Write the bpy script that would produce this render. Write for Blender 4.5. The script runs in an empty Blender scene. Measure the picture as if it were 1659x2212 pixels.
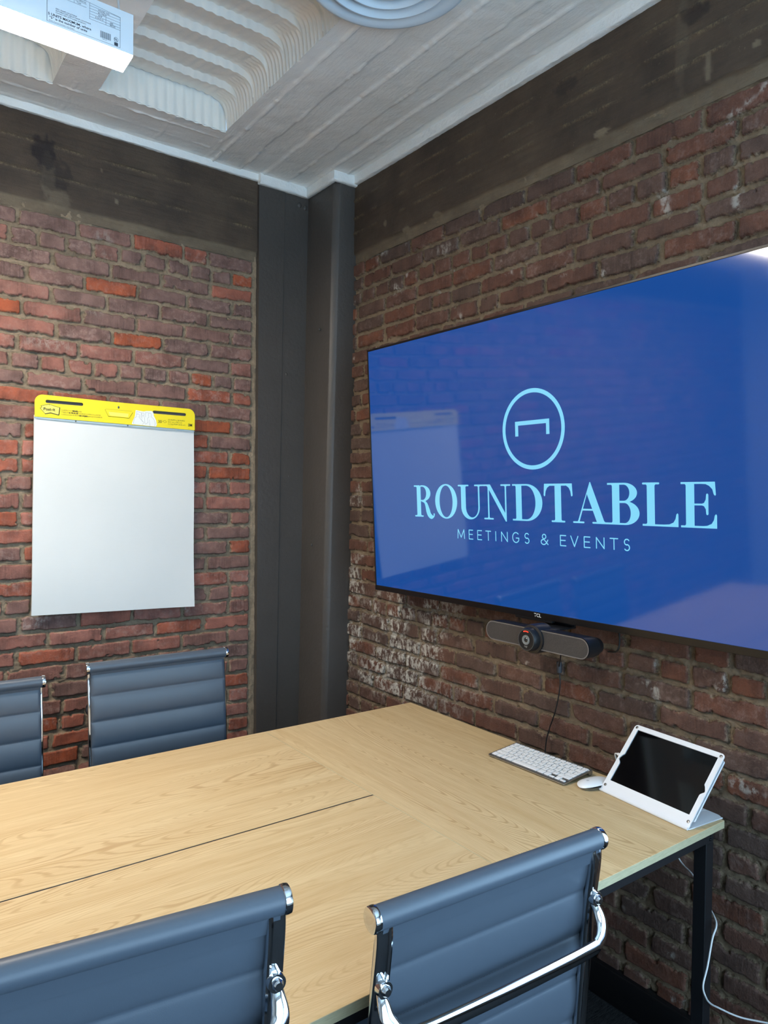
import bpy, bmesh, math, random
import numpy as np
from mathutils import Vector, Matrix, Euler
random.seed(7)
sc = bpy.context.scene
COL = sc.collection
PI = math.pi

# ------------------------------------------------------------------ tags
def tag(o, label=None, cat=None, group=None, kind=None):
    if label: o['label'] = label
    if cat: o['category'] = cat
    if group: o['group'] = group
    if kind: o['kind'] = kind
    return o

def empty(name, loc=(0, 0, 0), rotz=0.0, parent=None):
    o = bpy.data.objects.new(name, None)
    o.empty_display_size = .1
    COL.objects.link(o)
    o.location = loc
    o.rotation_euler = (0, 0, rotz)
    o.parent = parent
    return o

def link(name, me, mat, parent=None):
    o = bpy.data.objects.new(name, me)
    COL.objects.link(o)
    o.parent = parent
    if mat is not None:
        me.materials.clear()
        me.materials.append(mat)
    return o

def obj(name, bm, mat, parent=None, smooth=True, angle=35):
    me = bpy.data.meshes.new(name)
    bmesh.ops.recalc_face_normals(bm, faces=bm.faces)
    if smooth:
        for f in bm.faces: f.smooth = True
        for e in bm.edges:
            if len(e.link_faces) == 2 and e.calc_face_angle(0) > math.radians(angle):
                e.smooth = False
    bm.to_mesh(me); bm.free()
    return link(name, me, mat, parent)

# ------------------------------------------------------------------ shapes
def box(bm, lo, hi, bev=0.0, M=None, seg=2):
    lo = Vector(lo); hi = Vector(hi)
    c = (lo + hi) / 2; s = hi - lo
    r = bmesh.ops.create_cube(bm, size=1.0, matrix=Matrix.Translation(c) @ Matrix.Diagonal((s.x, s.y, s.z, 1)))
    vs = r['verts']
    if bev > 0:
        es = list({e for v in vs for e in v.link_edges})
        g = bmesh.ops.bevel(bm, geom=es, offset=bev, segments=seg, affect='EDGES', profile=.5)
        vs = list({v for f in g['faces'] for v in f.verts} | {v for v in vs if v.is_valid})
    if M is not None:
        bmesh.ops.transform(bm, matrix=M, verts=vs)
    return vs

def cyl(bm, p0, p1, r, seg=24, r2=None, bev=0.0):
    p0 = Vector(p0); p1 = Vector(p1)
    d = p1 - p0
    M = Matrix.Translation((p0 + p1) / 2) @ d.to_track_quat('Z', 'Y').to_matrix().to_4x4()
    g = bmesh.ops.create_cone(bm, cap_ends=True, segments=seg, radius1=r, radius2=r if r2 is None else r2, depth=d.length, matrix=M)
    vs = g['verts']
    if bev > 0:
        es = [e for e in {e for v in vs for e in v.link_edges} if any(len(f.verts) > 4 for f in e.link_faces)]
        bmesh.ops.bevel(bm, geom=es, offset=bev, segments=3, affect='EDGES', profile=.5)
    return vs

def lathe(bm, prof, M=None, seg=32):
    """prof: list of (radius, height) about z."""
    rings = []
    M = M or Matrix.Identity(4)
    for r, z in prof:
        if r < 1e-6:
            rings.append([bm.verts.new(M @ Vector((0, 0, z)))])
        else:
            rings.append([bm.verts.new(M @ Vector((r * math.cos(2 * PI * k / seg), r * math.sin(2 * PI * k / seg), z))) for k in range(seg)])
    for a, b in zip(rings, rings[1:]):
        for k in range(seg):
            k2 = (k + 1) % seg
            if len(a) == 1 and len(b) == 1: continue
            if len(a) == 1: bm.faces.new((a[0], b[k], b[k2]))
            elif len(b) == 1: bm.faces.new((a[k], a[k2], b[0]))
            else: bm.faces.new((a[k], a[k2], b[k2], b[k]))

def smooth_path(pts, n=8):
    P = [Vector(p) for p in pts]
    P = [P[0] * 2 - P[1]] + P + [P[-1] * 2 - P[-2]]
    out = []
    for i in range(1, len(P) - 2):
        p0, p1, p2, p3 = P[i - 1:i + 3]
        for k in range(n):
            t = k / n
            out.append(.5 * ((2 * p1) + (p2 - p0) * t + (2 * p0 - 5 * p1 + 4 * p2 - p3) * t * t + (3 * p1 - p0 - 3 * p2 + p3) * t ** 3))
    out.append(P[-2].copy())
    return out

def sweep(bm, path, section, up=None, closed_section=True, caps=True):
    """sweep a 2D section (list of (a,b)) along path; a is along the side axis, b along the normal axis.
    up: fixed side direction, else parallel transport."""
    n = len(path); rings = []
    side = None
    for i, p in enumerate(path):
        t = (path[min(i + 1, n - 1)] - path[max(i - 1, 0)]).normalized()
        if up is not None:
            a = Vector(up)
            a = (a - t * a.dot(t)).normalized()
        else:
            if side is None:
                side = t.orthogonal().normalized()
            a = (side - t * side.dot(t)).normalized(); side = a
        b = t.cross(a)
        rings.append([bm.verts.new(p + a * s[0] + b * s[1]) for s in section])
    m = len(section)
    for r0, r1 in zip(rings, rings[1:]):
        for k in range(m):
            bm.faces.new((r0[k], r0[(k + 1) % m], r1[(k + 1) % m], r1[k]))
    if caps:
        bm.faces.new(list(reversed(rings[0]))); bm.faces.new(rings[-1])
    return rings

def circ(r, n=12, ry=None):
    ry = ry or r
    return [(r * math.cos(2 * PI * k / n), ry * math.sin(2 * PI * k / n)) for k in range(n)]

def rrect(w, h, r, n=4, cx=0, cy=0):
    out = []
    for (sx, sy, a0) in ((1, 1, 0), (-1, 1, 90), (-1, -1, 180), (1, -1, 270)):
        for k in range(n + 1):
            a = math.radians(a0 + 90 * k / n)
            out.append((cx + sx * (w / 2 - r) + r * math.cos(a), cy + sy * (h / 2 - r) + r * math.sin(a)))
    return out

def tube(bm, pts, r, n=8, seg=10):
    sweep(bm, smooth_path(pts, n), circ(r, seg))

def fill2d(bm, loops, M, depth=0.0):
    """filled planar outline(s) with holes; M places the local xy plane; extruded by depth both ways."""
    cu = bpy.data.curves.new('o', 'CURVE'); cu.dimensions = '2D'; cu.fill_mode = 'BOTH'; cu.extrude = depth
    for L in loops:
        s = cu.splines.new('POLY'); s.points.add(len(L) - 1)
        for p, q in zip(s.points, L): p.co = (q[0], q[1], 0, 1)
        s.use_cyclic_u = True
    o = bpy.data.objects.new('o', cu)
    me = bpy.data.meshes.new_from_object(o)
    me.transform(M); bm.from_mesh(me)
    bpy.data.objects.remove(o); bpy.data.curves.remove(cu); bpy.data.meshes.remove(me)

def text(bm, s, size, M, align='LEFT', bold=0.0, space=1.0, sx=1.0):
    cu = bpy.data.curves.new('t', 'FONT'); cu.body = s; cu.size = size; cu.align_x = align
    cu.offset = bold; cu.space_character = space; cu.resolution_u = 3
    o = bpy.data.objects.new('t', cu)
    me = bpy.data.meshes.new_from_object(o)
    me.transform(M @ Matrix.Diagonal((sx, 1, 1, 1))); bm.from_mesh(me)
    bpy.data.objects.remove(o); bpy.data.curves.remove(cu); bpy.data.meshes.remove(me)

def ribbon(bm, pts, w, M, ends=True):
    """flat line of width w (number or list) through 2D points, placed by M."""
    P = [Vector((p[0], p[1])) for p in pts]
    W = w if isinstance(w, (list, tuple)) else [w] * len(P)
    for i in range(len(P) - 1):
        d = (P[i + 1] - P[i])
        if d.length < 1e-9: continue
        nrm = Vector((-d.y, d.x)).normalized()
        q = [P[i] + nrm * W[i] / 2, P[i] - nrm * W[i] / 2, P[i + 1] - nrm * W[i + 1] / 2, P[i + 1] + nrm * W[i + 1] / 2]
        bm.faces.new([bm.verts.new(M @ Vector((a.x, a.y, 0))) for a in q])
    for i, p in enumerate(P):
        if not ends and i in (0, len(P) - 1): continue
        bm.faces.new([bm.verts.new(M @ Vector((p.x + W[i] / 2 * math.cos(a), p.y + W[i] / 2 * math.sin(a), 0))) for a in [2 * PI * k / 10 for k in range(10)]])

def arc(cx, cy, rx, ry, a0, a1, n=16):
    return [(cx + rx * math.cos(math.radians(a0 + (a1 - a0) * k / n)), cy + ry * math.sin(math.radians(a0 + (a1 - a0) * k / n))) for k in range(n + 1)]

def axes(o, x, y, z):
    M = Matrix.Identity(4)
    for i, v in enumerate((x, y, z)):
        for k in range(3): M[k][i] = v[k]
    for k in range(3): M[k][3] = o[k]
    return M

# ------------------------------------------------------------------ numpy noise
def vnoise(x, y, seed=0):
    xi = np.floor(x).astype(np.int64); yi = np.floor(y).astype(np.int64)
    xf = x - xi; yf = y - yi
    xf = xf * xf * (3 - 2 * xf); yf = yf * yf * (3 - 2 * yf)
    def h(a, b):
        n = (a * 374761393 + b * 668265263 + seed * 1442695041) & 0xffffffff
        n = ((n ^ (n >> 13)) * 1274126177) & 0xffffffff
        n = (n ^ (n >> 16)) & 0xffffffff
        return n / 4294967295.0
    return (h(xi, yi) * (1 - xf) + h(xi + 1, yi) * xf) * (1 - yf) + (h(xi, yi + 1) * (1 - xf) + h(xi + 1, yi + 1) * xf) * yf

def fbm(x, y, seed=0, octv=3):
    s = 0; a = .5; t = 0
    for k in range(octv):
        s = s + a * vnoise(x * 2 ** k + 17.3 * k, y * 2 ** k - 9.1 * k, seed + k); t += a; a *= .5
    return s / t - .5

def sstep(x, a, b):
    t = np.clip((x - a) / (b - a), 0, 1); return t * t * (3 - 2 * t)

def gridmesh(name, P, mat, attrs=None, mask=None, parent=None):
    """P: (n,m,3) array of points; quads; attrs name -> (n,m,4)."""
    n, m = P.shape[:2]
    me = bpy.data.meshes.new(name)
    idx = np.arange(n * m).reshape(n, m)
    q = np.stack([idx[:-1, :-1], idx[1:, :-1], idx[1:, 1:], idx[:-1, 1:]], -1)
    if mask is not None: q = q[mask]
    q = q.reshape(-1, 4)
    me.vertices.add(n * m); me.vertices.foreach_set('co', P.reshape(-1).astype(np.float32))
    me.loops.add(q.size); me.loops.foreach_set('vertex_index', q.reshape(-1).astype(np.int32))
    me.polygons.add(len(q))
    me.polygons.foreach_set('loop_start', np.arange(0, q.size, 4, dtype=np.int32))
    me.polygons.foreach_set('use_smooth', np.ones(len(q), dtype=bool))
    if attrs:
        for k, v in attrs.items():
            a = me.attributes.new(k, 'FLOAT_COLOR', 'POINT')
            a.data.foreach_set('color', v.reshape(-1).astype(np.float32))
    me.update(calc_edges=True); me.validate()
    return link(name, me, mat, parent)

# ------------------------------------------------------------------ materials
def srgb(r, g, b):
    f = lambda c: (c / 255 / 12.92) if c / 255 <= .04045 else ((c / 255 + .055) / 1.055) ** 2.4
    return (f(r), f(g), f(b), 1)

class NT:
    def __init__(s, name):
        s.m = bpy.data.materials.new(name); s.m.use_nodes = True
        s.t = s.m.node_tree; s.N = s.t.nodes; s.L = s.t.links
        s.b = s.N['Principled BSDF']
        s.tc = s.N.new('ShaderNodeTexCoord')
    def n(s, typ, **kw):
        x = s.N.new(typ)
        for k, v in kw.items():
            if k in x.inputs: s.put(x.inputs[k], v)
            else: setattr(x, k, v)
        return x
    def put(s, inp, v):
        if isinstance(v, bpy.types.NodeSocket): s.L.new(v, inp)
        else: inp.default_value = v
    def mapping(s, scale=(1, 1, 1), rot=(0, 0, 0), src=None):
        m = s.N.new('ShaderNodeMapping'); m.inputs['Scale'].default_value = scale; m.inputs['Rotation'].default_value = rot
        s.L.new(src or s.tc.outputs['Object'], m.inputs['Vector']); return m.outputs[0]
    def noise(s, scale, detail=3, vec=None, rough=.55, dist=0):
        x = s.N.new('ShaderNodeTexNoise'); x.inputs['Scale'].default_value = scale; x.inputs['Detail'].default_value = detail
        x.inputs['Roughness'].default_value = rough; x.inputs['Distortion'].default_value = dist
        s.L.new(vec or s.tc.outputs['Object'], x.inputs['Vector']); return x.outputs['Fac']
    def math(s, op, a, b=0.0, c=None, clamp=False):
        x = s.N.new('ShaderNodeMath'); x.operation = op; x.use_clamp = clamp
        s.put(x.inputs[0], a); s.put(x.inputs[1], b)
        if c is not None: s.put(x.inputs[2], c)
        return x.outputs[0]
    def mr(s, v, a, b, c=0.0, d=1.0, smooth=False):
        x = s.N.new('ShaderNodeMapRange'); x.interpolation_type = 'SMOOTHSTEP' if smooth else 'LINEAR'
        s.put(x.inputs['Value'], v)
        for k, q in (('From Min', a), ('From Max', b), ('To Min', c), ('To Max', d)): s.put(x.inputs[k], q)
        return x.outputs[0]
    def mix(s, f, a, b, blend='MIX'):
        x = s.N.new('ShaderNodeMix'); x.data_type = 'RGBA'; x.blend_type = blend
        s.put(x.inputs[0], f); s.put(x.inputs[6], a); s.put(x.inputs[7], b); return x.outputs[2]
    def ramp(s, v, stops, interp='LINEAR'):
        x = s.N.new('ShaderNodeValToRGB'); x.color_ramp.interpolation = interp
        e = x.color_ramp.elements
        e[0].position, e[0].color = stops[0]; e[1].position, e[1].color = stops[-1]
        for p, c in stops[1:-1]:
            q = e.new(p); q.color = c
        s.put(x.inputs[0], v); return x.outputs[0]
    def bump(s, h, strength=.5, dist=.002, prev=None):
        x = s.N.new('ShaderNodeBump'); x.inputs['Strength'].default_value = strength; x.inputs['Distance'].default_value = dist
        s.L.new(h, x.inputs['Height'])
        if prev is not None: s.L.new(prev, x.inputs['Normal'])
        s.L.new(x.outputs[0], s.b.inputs['Normal']); return x.outputs[0]
    def set(s, **kw):
        for k, v in kw.items():
            s.put(s.b.inputs[{'base': 'Base Color', 'rough': 'Roughness', 'metal': 'Metallic', 'ior': 'IOR', 'emit': 'Emission Color',
                              'es': 'Emission Strength', 'coat': 'Coat Weight', 'coatr': 'Coat Roughness', 'spec': 'Specular IOR Level',
                              'sheen': 'Sheen Weight', 'trans': 'Transmission Weight'}[k]], v)
        return s

MATS = {}
def simple(name, rgb, rough=.5, metal=0.0, bump=None, var=.06, **kw):
    if name in MATS: return MATS[name]
    t = NT(name)
    c = srgb(*rgb)
    f = t.noise(9, 4)
    dark = tuple(v * (1 - var) for v in c[:3]) + (1,); lite = tuple(min(1, v * (1 + var)) for v in c[:3]) + (1,)
    t.set(base=t.mix(f, dark, lite), rough=rough, metal=metal, **kw)
    if bump: t.bump(t.noise(bump[0], 3), bump[1], bump[2])
    MATS[name] = t.m
    return t.m

def brick_mat(name, palette, mort, haze, hazeamt, eff=0.0, satlo=.6):
    t = NT(name)
    at = t.N.new('ShaderNodeAttribute'); at.attribute_name = 'bk'; at.attribute_type = 'GEOMETRY'
    sp = t.N.new('ShaderNodeSeparateColor'); t.L.new(at.outputs['Color'], sp.inputs[0])
    sd, r1, r2 = sp.outputs[0], sp.outputs[1], sp.outputs[2]; al = at.outputs['Alpha']
    nf = t.noise(160, 4, rough=.65)
    edge = t.math('ADD', sd, t.math('MULTIPLY', t.math('SUBTRACT', nf, .5), .26))
    mask = t.mr(edge, .5, .545, smooth=True)
    col = t.ramp(r1, palette)
    big = t.noise(14, 5, rough=.6)
    streak = t.noise(1.0, 3, vec=t.mapping((170, 170, 9)), rough=.6)
    blot = t.noise(45, 4, rough=.7)
    col = t.mix(t.mr(big, .35, .7), col, t.mix(.55, col, srgb(64, 48, 44)))
    col = t.mix(t.math('MULTIPLY', t.mr(blot, .48, .72), t.math('MULTIPLY', r2, hazeamt)), col, srgb(*haze))
    col = t.mix(t.math('MULTIPLY', t.mr(streak, .3, .7, .0, .42), t.mr(t.noise(7, 3), .4, .62)), col, srgb(40, 27, 25))
    col = t.mix(t.mr(t.noise(420, 2), .68, .78, 0, .55), col, srgb(190, 165, 140))
    mcol = t.mix(t.noise(90, 5, rough=.75), srgb(*[int(v * .68) for v in mort]), srgb(*[min(255, int(v * 1.18)) for v in mort]))
    mcol = t.mix(t.mr(t.noise(12, 3), .45, .75, 0, .5), mcol, srgb(*[int(v * .55) for v in mort]))
    smear = t.mr(t.math('ADD', t.noise(30, 5, rough=.72), t.math('MULTIPLY', t.math('SUBTRACT', .66, sd), 1.1)), .60, .74)
    col = t.mix(t.math('MULTIPLY', smear, .62), col, mcol)
    # mortar colour in the joints, brick colour on the faces
    c2 = t.mix(mask, mcol, col)
    e = t.math('MULTIPLY', al, t.mr(t.math('ADD', t.math('MULTIPLY', t.noise(1.0, 5, vec=t.mapping((60, 60, 24)), rough=.7), .55), t.math('MULTIPLY', blot, .45)), .47, .56))
    c2 = t.mix(e, c2, srgb(196, 192, 182))
    t.set(base=c2, rough=t.mr(nf, .3, .7, .62, .9), spec=.3)
    h = t.math('ADD', t.math('MULTIPLY', streak, t.mr(t.noise(7, 3), .4, .62, .08, .55)), t.math('MULTIPLY', nf, 1.0))
    h = t.math('ADD', h, t.math('MULTIPLY', t.math('SUBTRACT', 1.0, mask), t.math('MULTIPLY', t.noise(260, 4, rough=.8), 2.4)))
    t.bump(h, .95, .003)
    return t.m

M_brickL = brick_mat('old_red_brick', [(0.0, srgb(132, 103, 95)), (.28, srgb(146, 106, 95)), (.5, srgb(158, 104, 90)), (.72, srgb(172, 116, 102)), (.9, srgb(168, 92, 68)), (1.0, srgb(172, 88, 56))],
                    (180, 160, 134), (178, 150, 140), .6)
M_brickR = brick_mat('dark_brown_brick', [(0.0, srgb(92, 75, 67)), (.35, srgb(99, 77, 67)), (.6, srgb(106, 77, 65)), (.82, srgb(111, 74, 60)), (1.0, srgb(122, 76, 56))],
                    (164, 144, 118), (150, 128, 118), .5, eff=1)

def beam_mat():
    t = NT('dark_sooty_concrete')
    b = t.noise(5, 6, rough=.6); s = t.noise(1, 4, vec=t.mapping((6, 6, 70)), rough=.6)
    c = t.mix(t.mr(b, .3, .7), srgb(64, 52, 43), srgb(98, 82, 66))
    c = t.mix(t.mr(s, .35, .7, 0, .4), c, srgb(62, 50, 42))
    c = t.mix(t.mr(t.noise(70, 4, rough=.75), .66, .74, 0, .6), c, srgb(138, 124, 98))
    at = t.N.new('ShaderNodeAttribute'); at.attribute_name = 'bk'
    sp = t.N.new('ShaderNodeSeparateColor'); t.L.new(at.outputs['Color'], sp.inputs[0])
    c = t.mix(t.math('MULTIPLY', sp.outputs[0], t.mr(t.noise(120, 4, rough=.8), .42, .62)), c, srgb(134, 116, 86))
    c = t.mix(sp.outputs[1], c, t.mix(t.noise(30, 5, rough=.7), srgb(104, 90, 73), srgb(146, 130, 106)))
    c = t.mix(sp.outputs[2], c, srgb(34, 26, 28))
    t.set(base=c, rough=.62, spec=.4)
    t.bump(t.math('ADD', t.noise(110, 5, rough=.75), t.math('MULTIPLY', s, 1.6)), .9, .003)
    return t.m
M_beam = beam_mat()

def paint_ceiling():
    t = NT('white_painted_concrete')
    b = t.noise(4, 4)
    c = t.mix(b, srgb(240, 239, 234), srgb(250, 249, 245))
    at = t.N.new('ShaderNodeAttribute'); at.attribute_name = 'bk'
    sp = t.N.new('ShaderNodeSeparateColor'); t.L.new(at.outputs['Color'], sp.inputs[0])
    t.set(base=c, rough=.42, spec=.5)
    n1 = t.noise(60, 5, rough=.7); n2 = t.noise(1, 4, vec=t.mapping((150, 14, 60)), rough=.6); n3 = t.noise(1, 4, vec=t.mapping((14, 150, 60)), rough=.6)
    g = t.math('ADD', t.math('MULTIPLY', n2, sp.outputs[0]), t.math('MULTIPLY', n3, t.math('SUBTRACT', 1.0, sp.outputs[0])))
    t.bump(t.math('ADD', t.math('MULTIPLY', g, .7), n1), .55, .003)
    return t.m
M_ceil = paint_ceiling()
M_pan = simple('white_painted_metal_lath', (240, 238, 231), .38, bump=(45, .35, .003), var=.03)
M_whitewash = simple('white_paint', (246, 247, 244), .4, bump=(70, .7, .004), var=.03)
M_column = simple('charcoal_gloss_paint', (74, 69, 65), .45, bump=(55, .45, .0035), var=.12)
M_base = simple('black_baseboard_paint', (20, 20, 22), .4, bump=(60, .2, .001))
M_leather = simple('slate_grey_leather', (72, 81, 92), .40, bump=(900, .12, .0006), var=.05)
M_thread = simple('grey_thread', (56, 62, 70), .7)
M_chrome = simple('chrome', (205, 208, 212), .07, 1.0, var=.02)
M_blackplastic = simple('black_plastic', (22, 22, 24), .4, bump=(400, .1, .0005))
M_steel = simple('black_powder_coated_steel', (26, 27, 30), .38, bump=(500, .1, .0005))
M_white_plastic = simple('white_plastic', (232, 233, 235), .35, var=.01)
M_white_metal = simple('white_powder_coat', (228, 230, 234), .38, var=.01)
M_keys = simple('white_keycaps', (236, 236, 236), .45, var=.01)
M_alu = simple('brushed_aluminium', (168, 166, 162), .35, .9, var=.04)
M_screw = simple('steel_screw', (120, 122, 124), .3, 1.0)
M_keymark = simple('key_legend_grey', (150, 150, 152), .6)
M_glassblack = simple('black_screen_glass', (4, 4, 6), .06, var=0, ior=1.5)
M_fixture = simple('pale_blue_white_enamel', (222, 230, 236), .4, var=.01)
M_print = simple('dark_print', (60, 66, 76), .6)
M_printlite = simple('grey_print', (120, 128, 138), .6)
M_yellow = simple('yellow_card', (247, 222, 6), .5, var=.02)
M_yellow2 = simple('pale_yellow_card', (250, 236, 96), .5, var=.02)
M_cardprint = simple('olive_ink', (92, 84, 20), .6)
M_black_ink = simple('black_ink', (24, 24, 22), .6)
M_whiteink = simple('white_ink', (238, 238, 232), .5)
M_wire = simple('white_cable_rubber', (222, 224, 224), .45)
M_bwire = simple('black_cable_rubber', (20, 20, 20), .5)
M_galv = simple('painted_steel_wire', (200, 204, 206), .35, .3)
M_lensglass = simple('lens_glass', (30, 34, 36), .04, .0, ior=1.7)
M_lensring = simple('grey_lens_ring', (160, 164, 162), .3, .5)
M_diff = simple('white_diffuser_enamel', (206, 220, 230), .35, var=.01)
M_wallpaint = simple('off_white_wall_paint', (205, 203, 198), .7, bump=(120, .2, .001), var=.02)
M_winframe = simple('dark_window_frame', (50, 52, 55), .5)

def glow(name, rgb, strength):
    t = NT(name); t.set(base=(0, 0, 0, 1), emit=srgb(*rgb), es=strength, rough=.4)
    t.set(emit=t.mix(t.noise(3, 1), srgb(*rgb), srgb(*rgb)))
    return t.m
M_led = glow('led_lens_glow', (255, 242, 224), 104.0)
M_red = glow('red_status_light', (255, 70, 50), 1.6)

def paper():
    t = NT('white_flip_chart_paper')
    t.set(base=t.mix(t.noise(6, 3), srgb(216, 218, 215), srgb(223, 224, 221)), rough=.75, spec=.2)
    w = t.noise(1, 4, vec=t.mapping((5, 5, 22)), rough=.55)
    t.bump(w, .16, .005)
    return t.m
M_paper = paper()

def screen(name, rgb, s):
    t = NT(name)
    t.set(base=(0.002, 0.002, 0.003, 1), emit=t.mix(t.noise(40, 1), srgb(*rgb), srgb(*rgb)), es=s, rough=.06, ior=1.75, spec=.5)
    return t.m
M_tvblue = screen('tv_screen_blue', (14, 72, 150), 1.0)
M_tvcyan = screen('tv_logo_cyan', (128, 216, 250), 1.0)
M_tvframe = simple('tv_bezel_black', (16, 14, 14), .3)

def mesh_grille():
    t = NT('grey_speaker_mesh')
    v = t.n('ShaderNodeTexVoronoi'); v.inputs['Scale'].default_value = 900
    t.L.new(t.tc.outputs['Object'], v.inputs['Vector'])
    t.set(base=t.mix(t.mr(v.outputs['Distance'], .1, .6), srgb(26, 25, 26), srgb(66, 62, 61)), rough=.6)
    t.bump(v.outputs['Distance'], .5, .001)
    return t.m
M_grille = mesh_grille()

def wood(name, along):
    t = NT(name)
    if along == 'x':
        big, fine, mid = (0.55, 4.6, 4), (14, 520, 60), (2.2, 46, 10)
    else:
        big, fine, mid = (4.6, .55, 4), (520, 14, 60), (46, 2.2, 10)
    n2_ = t.noise(1, 4, vec=t.mapping(mid), rough=.6)
    n1 = t.noise(1, 2, vec=t.mapping(big), rough=.35, dist=.25)
    lines = t.math('SINE', t.math('ADD', t.math('MULTIPLY', n1, 760.0), t.math('MULTIPLY', n2_, 6.0)))
    n2 = t.noise(1, 4, vec=t.mapping(mid), rough=.6)
    n3 = t.noise(1, 3, vec=t.mapping(fine), rough=.6)
    reg = t.mr(t.noise(1, 2, vec=t.mapping(tuple(v * 1.3 for v in big))), .42, .6)
    c = t.mix(t.mr(n2, .25, .75), srgb(198, 168, 122), srgb(219, 195, 152))
    c = t.mix(t.math('MULTIPLY', t.mr(lines, .35, 1.0), t.mr(reg, 0, 1, .10, .60)), c, srgb(166, 130, 86))
    c = t.mix(t.mr(n3, .45, .75, 0, .34), c, srgb(164, 130, 86))
    t.set(base=c, rough=t.mr(n3, .3, .7, .42, .58), spec=.45)
    t.bump(t.math('ADD', n3, t.math('MULTIPLY', lines, .2)), .25, .0006)
    return t.m
M_woodx = wood('light_oak_laminate_lengthwise', 'x')
M_woody = wood('light_oak_laminate_crosswise', 'y')
def edge_band():
    t = NT('pale_oak_edge_band')
    n = t.noise(1, 4, vec=t.mapping((50, 50, 500)), rough=.7)
    t.set(base=t.mix(n, srgb(150, 140, 110), srgb(206, 196, 160)), rough=.6)
    return t.m
M_edge = edge_band()
def carpet():
    t = NT('charcoal_carpet')
    n = t.noise(260, 4, rough=.8); g = t.noise(1, 3, vec=t.mapping((30, 300, 30)))
    t.set(base=t.mix(t.mr(t.math('ADD', n, g), .7, 1.3), srgb(14, 15, 17), srgb(74, 76, 78)), rough=.95, spec=.1)
    t.bump(t.math('ADD', n, g), 1.0, .006)
    return t.m
M_carpet = carpet()

# ------------------------------------------------------------------ room numbers (metres; camera stands over x=0,y=0)
WX, WY, CZ = 1.868, 3.03, 2.99            # tv wall plane, left wall plane, ceiling
BEAM = 2.645                              # underside of the concrete beams
XW, YB = -3.0, -1.7
WN0, WN1, WZ0, WZ1 = -1.5, .22, .35, 2.55   # tall window in the television wall, nearer than the frame                       # far side of the room, behind the camera

# ------------------------------------------------------------------ brick walls as one relief each
def brick_rows(top, pitch, umin, umax, header_row, anchor, seed):
    rng = random.Random(seed); rows = []
    z = top; k = 0
    while z > -.1:
        hd = (k % 7) == header_row
        L = .1013 if hd else .2135
        j = []
        u = anchor - (0 if (hd or k % 2 == 0) else .105) + rng.uniform(-.008, .008)
        first = u
        js = [u]
        while u < umax: 
            u += L * (1 if rng.random() > .1 or hd else rng.choice((.5, .5, .75))) + rng.uniform(-.006, .006); js.append(u)
        u = first; left = []
        while u > umin:
            u -= L * (1 if rng.random() > .1 or hd else rng.choice((.5, .5, .75))) + rng.uniform(-.006, .006); left.append(u)
        js = sorted(left + js)
        rows.append((z, np.array(js), [(rng.random(), rng.random(), rng.uniform(-.003, .003), rng.uniform(.0042, .0072)) for _ in js]))
        z -= pitch + rng.uniform(-.0012, .0012); k += 1
    return rows

def brick_field(U, Z, rows, seed):
    """height above the plane and the bk attribute on a grid."""
    wu = U + fbm(U / .05, Z / .05, seed, 3) * .006 + fbm(U / .012, Z / .012, seed + 5, 2) * .005
    wz = Z + fbm(U / .25, Z / .25, seed + 9, 2) * .012 + fbm(U / .045, Z / .045, seed + 11, 3) * .006 + fbm(U / .012, Z / .012, seed + 15, 2) * .0045
    zt = np.array([r[0] for r in rows])                      # tops, descending
    ri = np.clip(np.searchsorted(-zt, -wz, side='right') - 1, 0, len(rows) - 1)
    sd = np.full(U.shape, -.02); r1 = np.zeros(U.shape); r2 = np.zeros(U.shape); off = np.zeros(U.shape)
    for k, (z0, js, rr) in enumerate(rows):
        m = (ri == k) & (wz <= zt[0])
        if not m.any(): continue
        z1 = rows[k + 1][0] if k + 1 < len(rows) else z0 - .067
        uu = wu[m]; zz = wz[m]
        bi = np.clip(np.searchsorted(js, uu, side='right') - 1, 0, len(js) - 2)
        A = np.array(rr)[bi]
        g = A[:, 3]
        a = js[bi] + g; b = js[bi + 1] - g
        hu = (b - a) / 2 ; hz = (z0 - z1) / 2 - g
        qx = np.abs(uu - (a + b) / 2) - hu + .008; qz = np.abs(zz - (z0 + z1) / 2) - hz + .008
        d = -(np.minimum(np.maximum(qx, qz), 0) + np.hypot(np.maximum(qx, 0), np.maximum(qz, 0)) - .008)
        sd[m] = d; r1[m] = A[:, 0]; r2[m] = A[:, 1]; off[m] = A[:, 2]
    chip = np.clip(fbm(U / .03, Z / .03, seed + 21, 3) - .13, 0, 1) * .045
    sd = sd - chip - np.clip(fbm(U / .018, Z / .012, seed + 23, 3), 0, 1) * .007
    face = sstep(sd, -.001, .0045)
    mort = fbm(U / .02, Z / .02, seed + 31, 4) * .008 + fbm(U / .1, Z / .1, seed + 33, 2) * .006
    brick = .010 + off * .8 + fbm(U / .03, Z / .03, seed + 41, 3) * .0022 + fbm(U / .006, Z / .02, seed + 43, 2) * .0007
    groove = np.exp(-((sd + .0022) / .0022) ** 2) * sstep(fbm(U / .035, Z / .02, seed + 51, 3), -.22, .12) * .007
    h = mort * (1 - face) + brick * face + .003 - groove
    return h, sd, r1, r2

def axis_pts(spec):
    out = []
    for a, b, st in spec:
        n = max(1, int(round(abs(b - a) / st)))
        out += [a + (b - a) * k / n for k in range(n)]
    out.append(spec[-1][1])
    return np.array(out)

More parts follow.
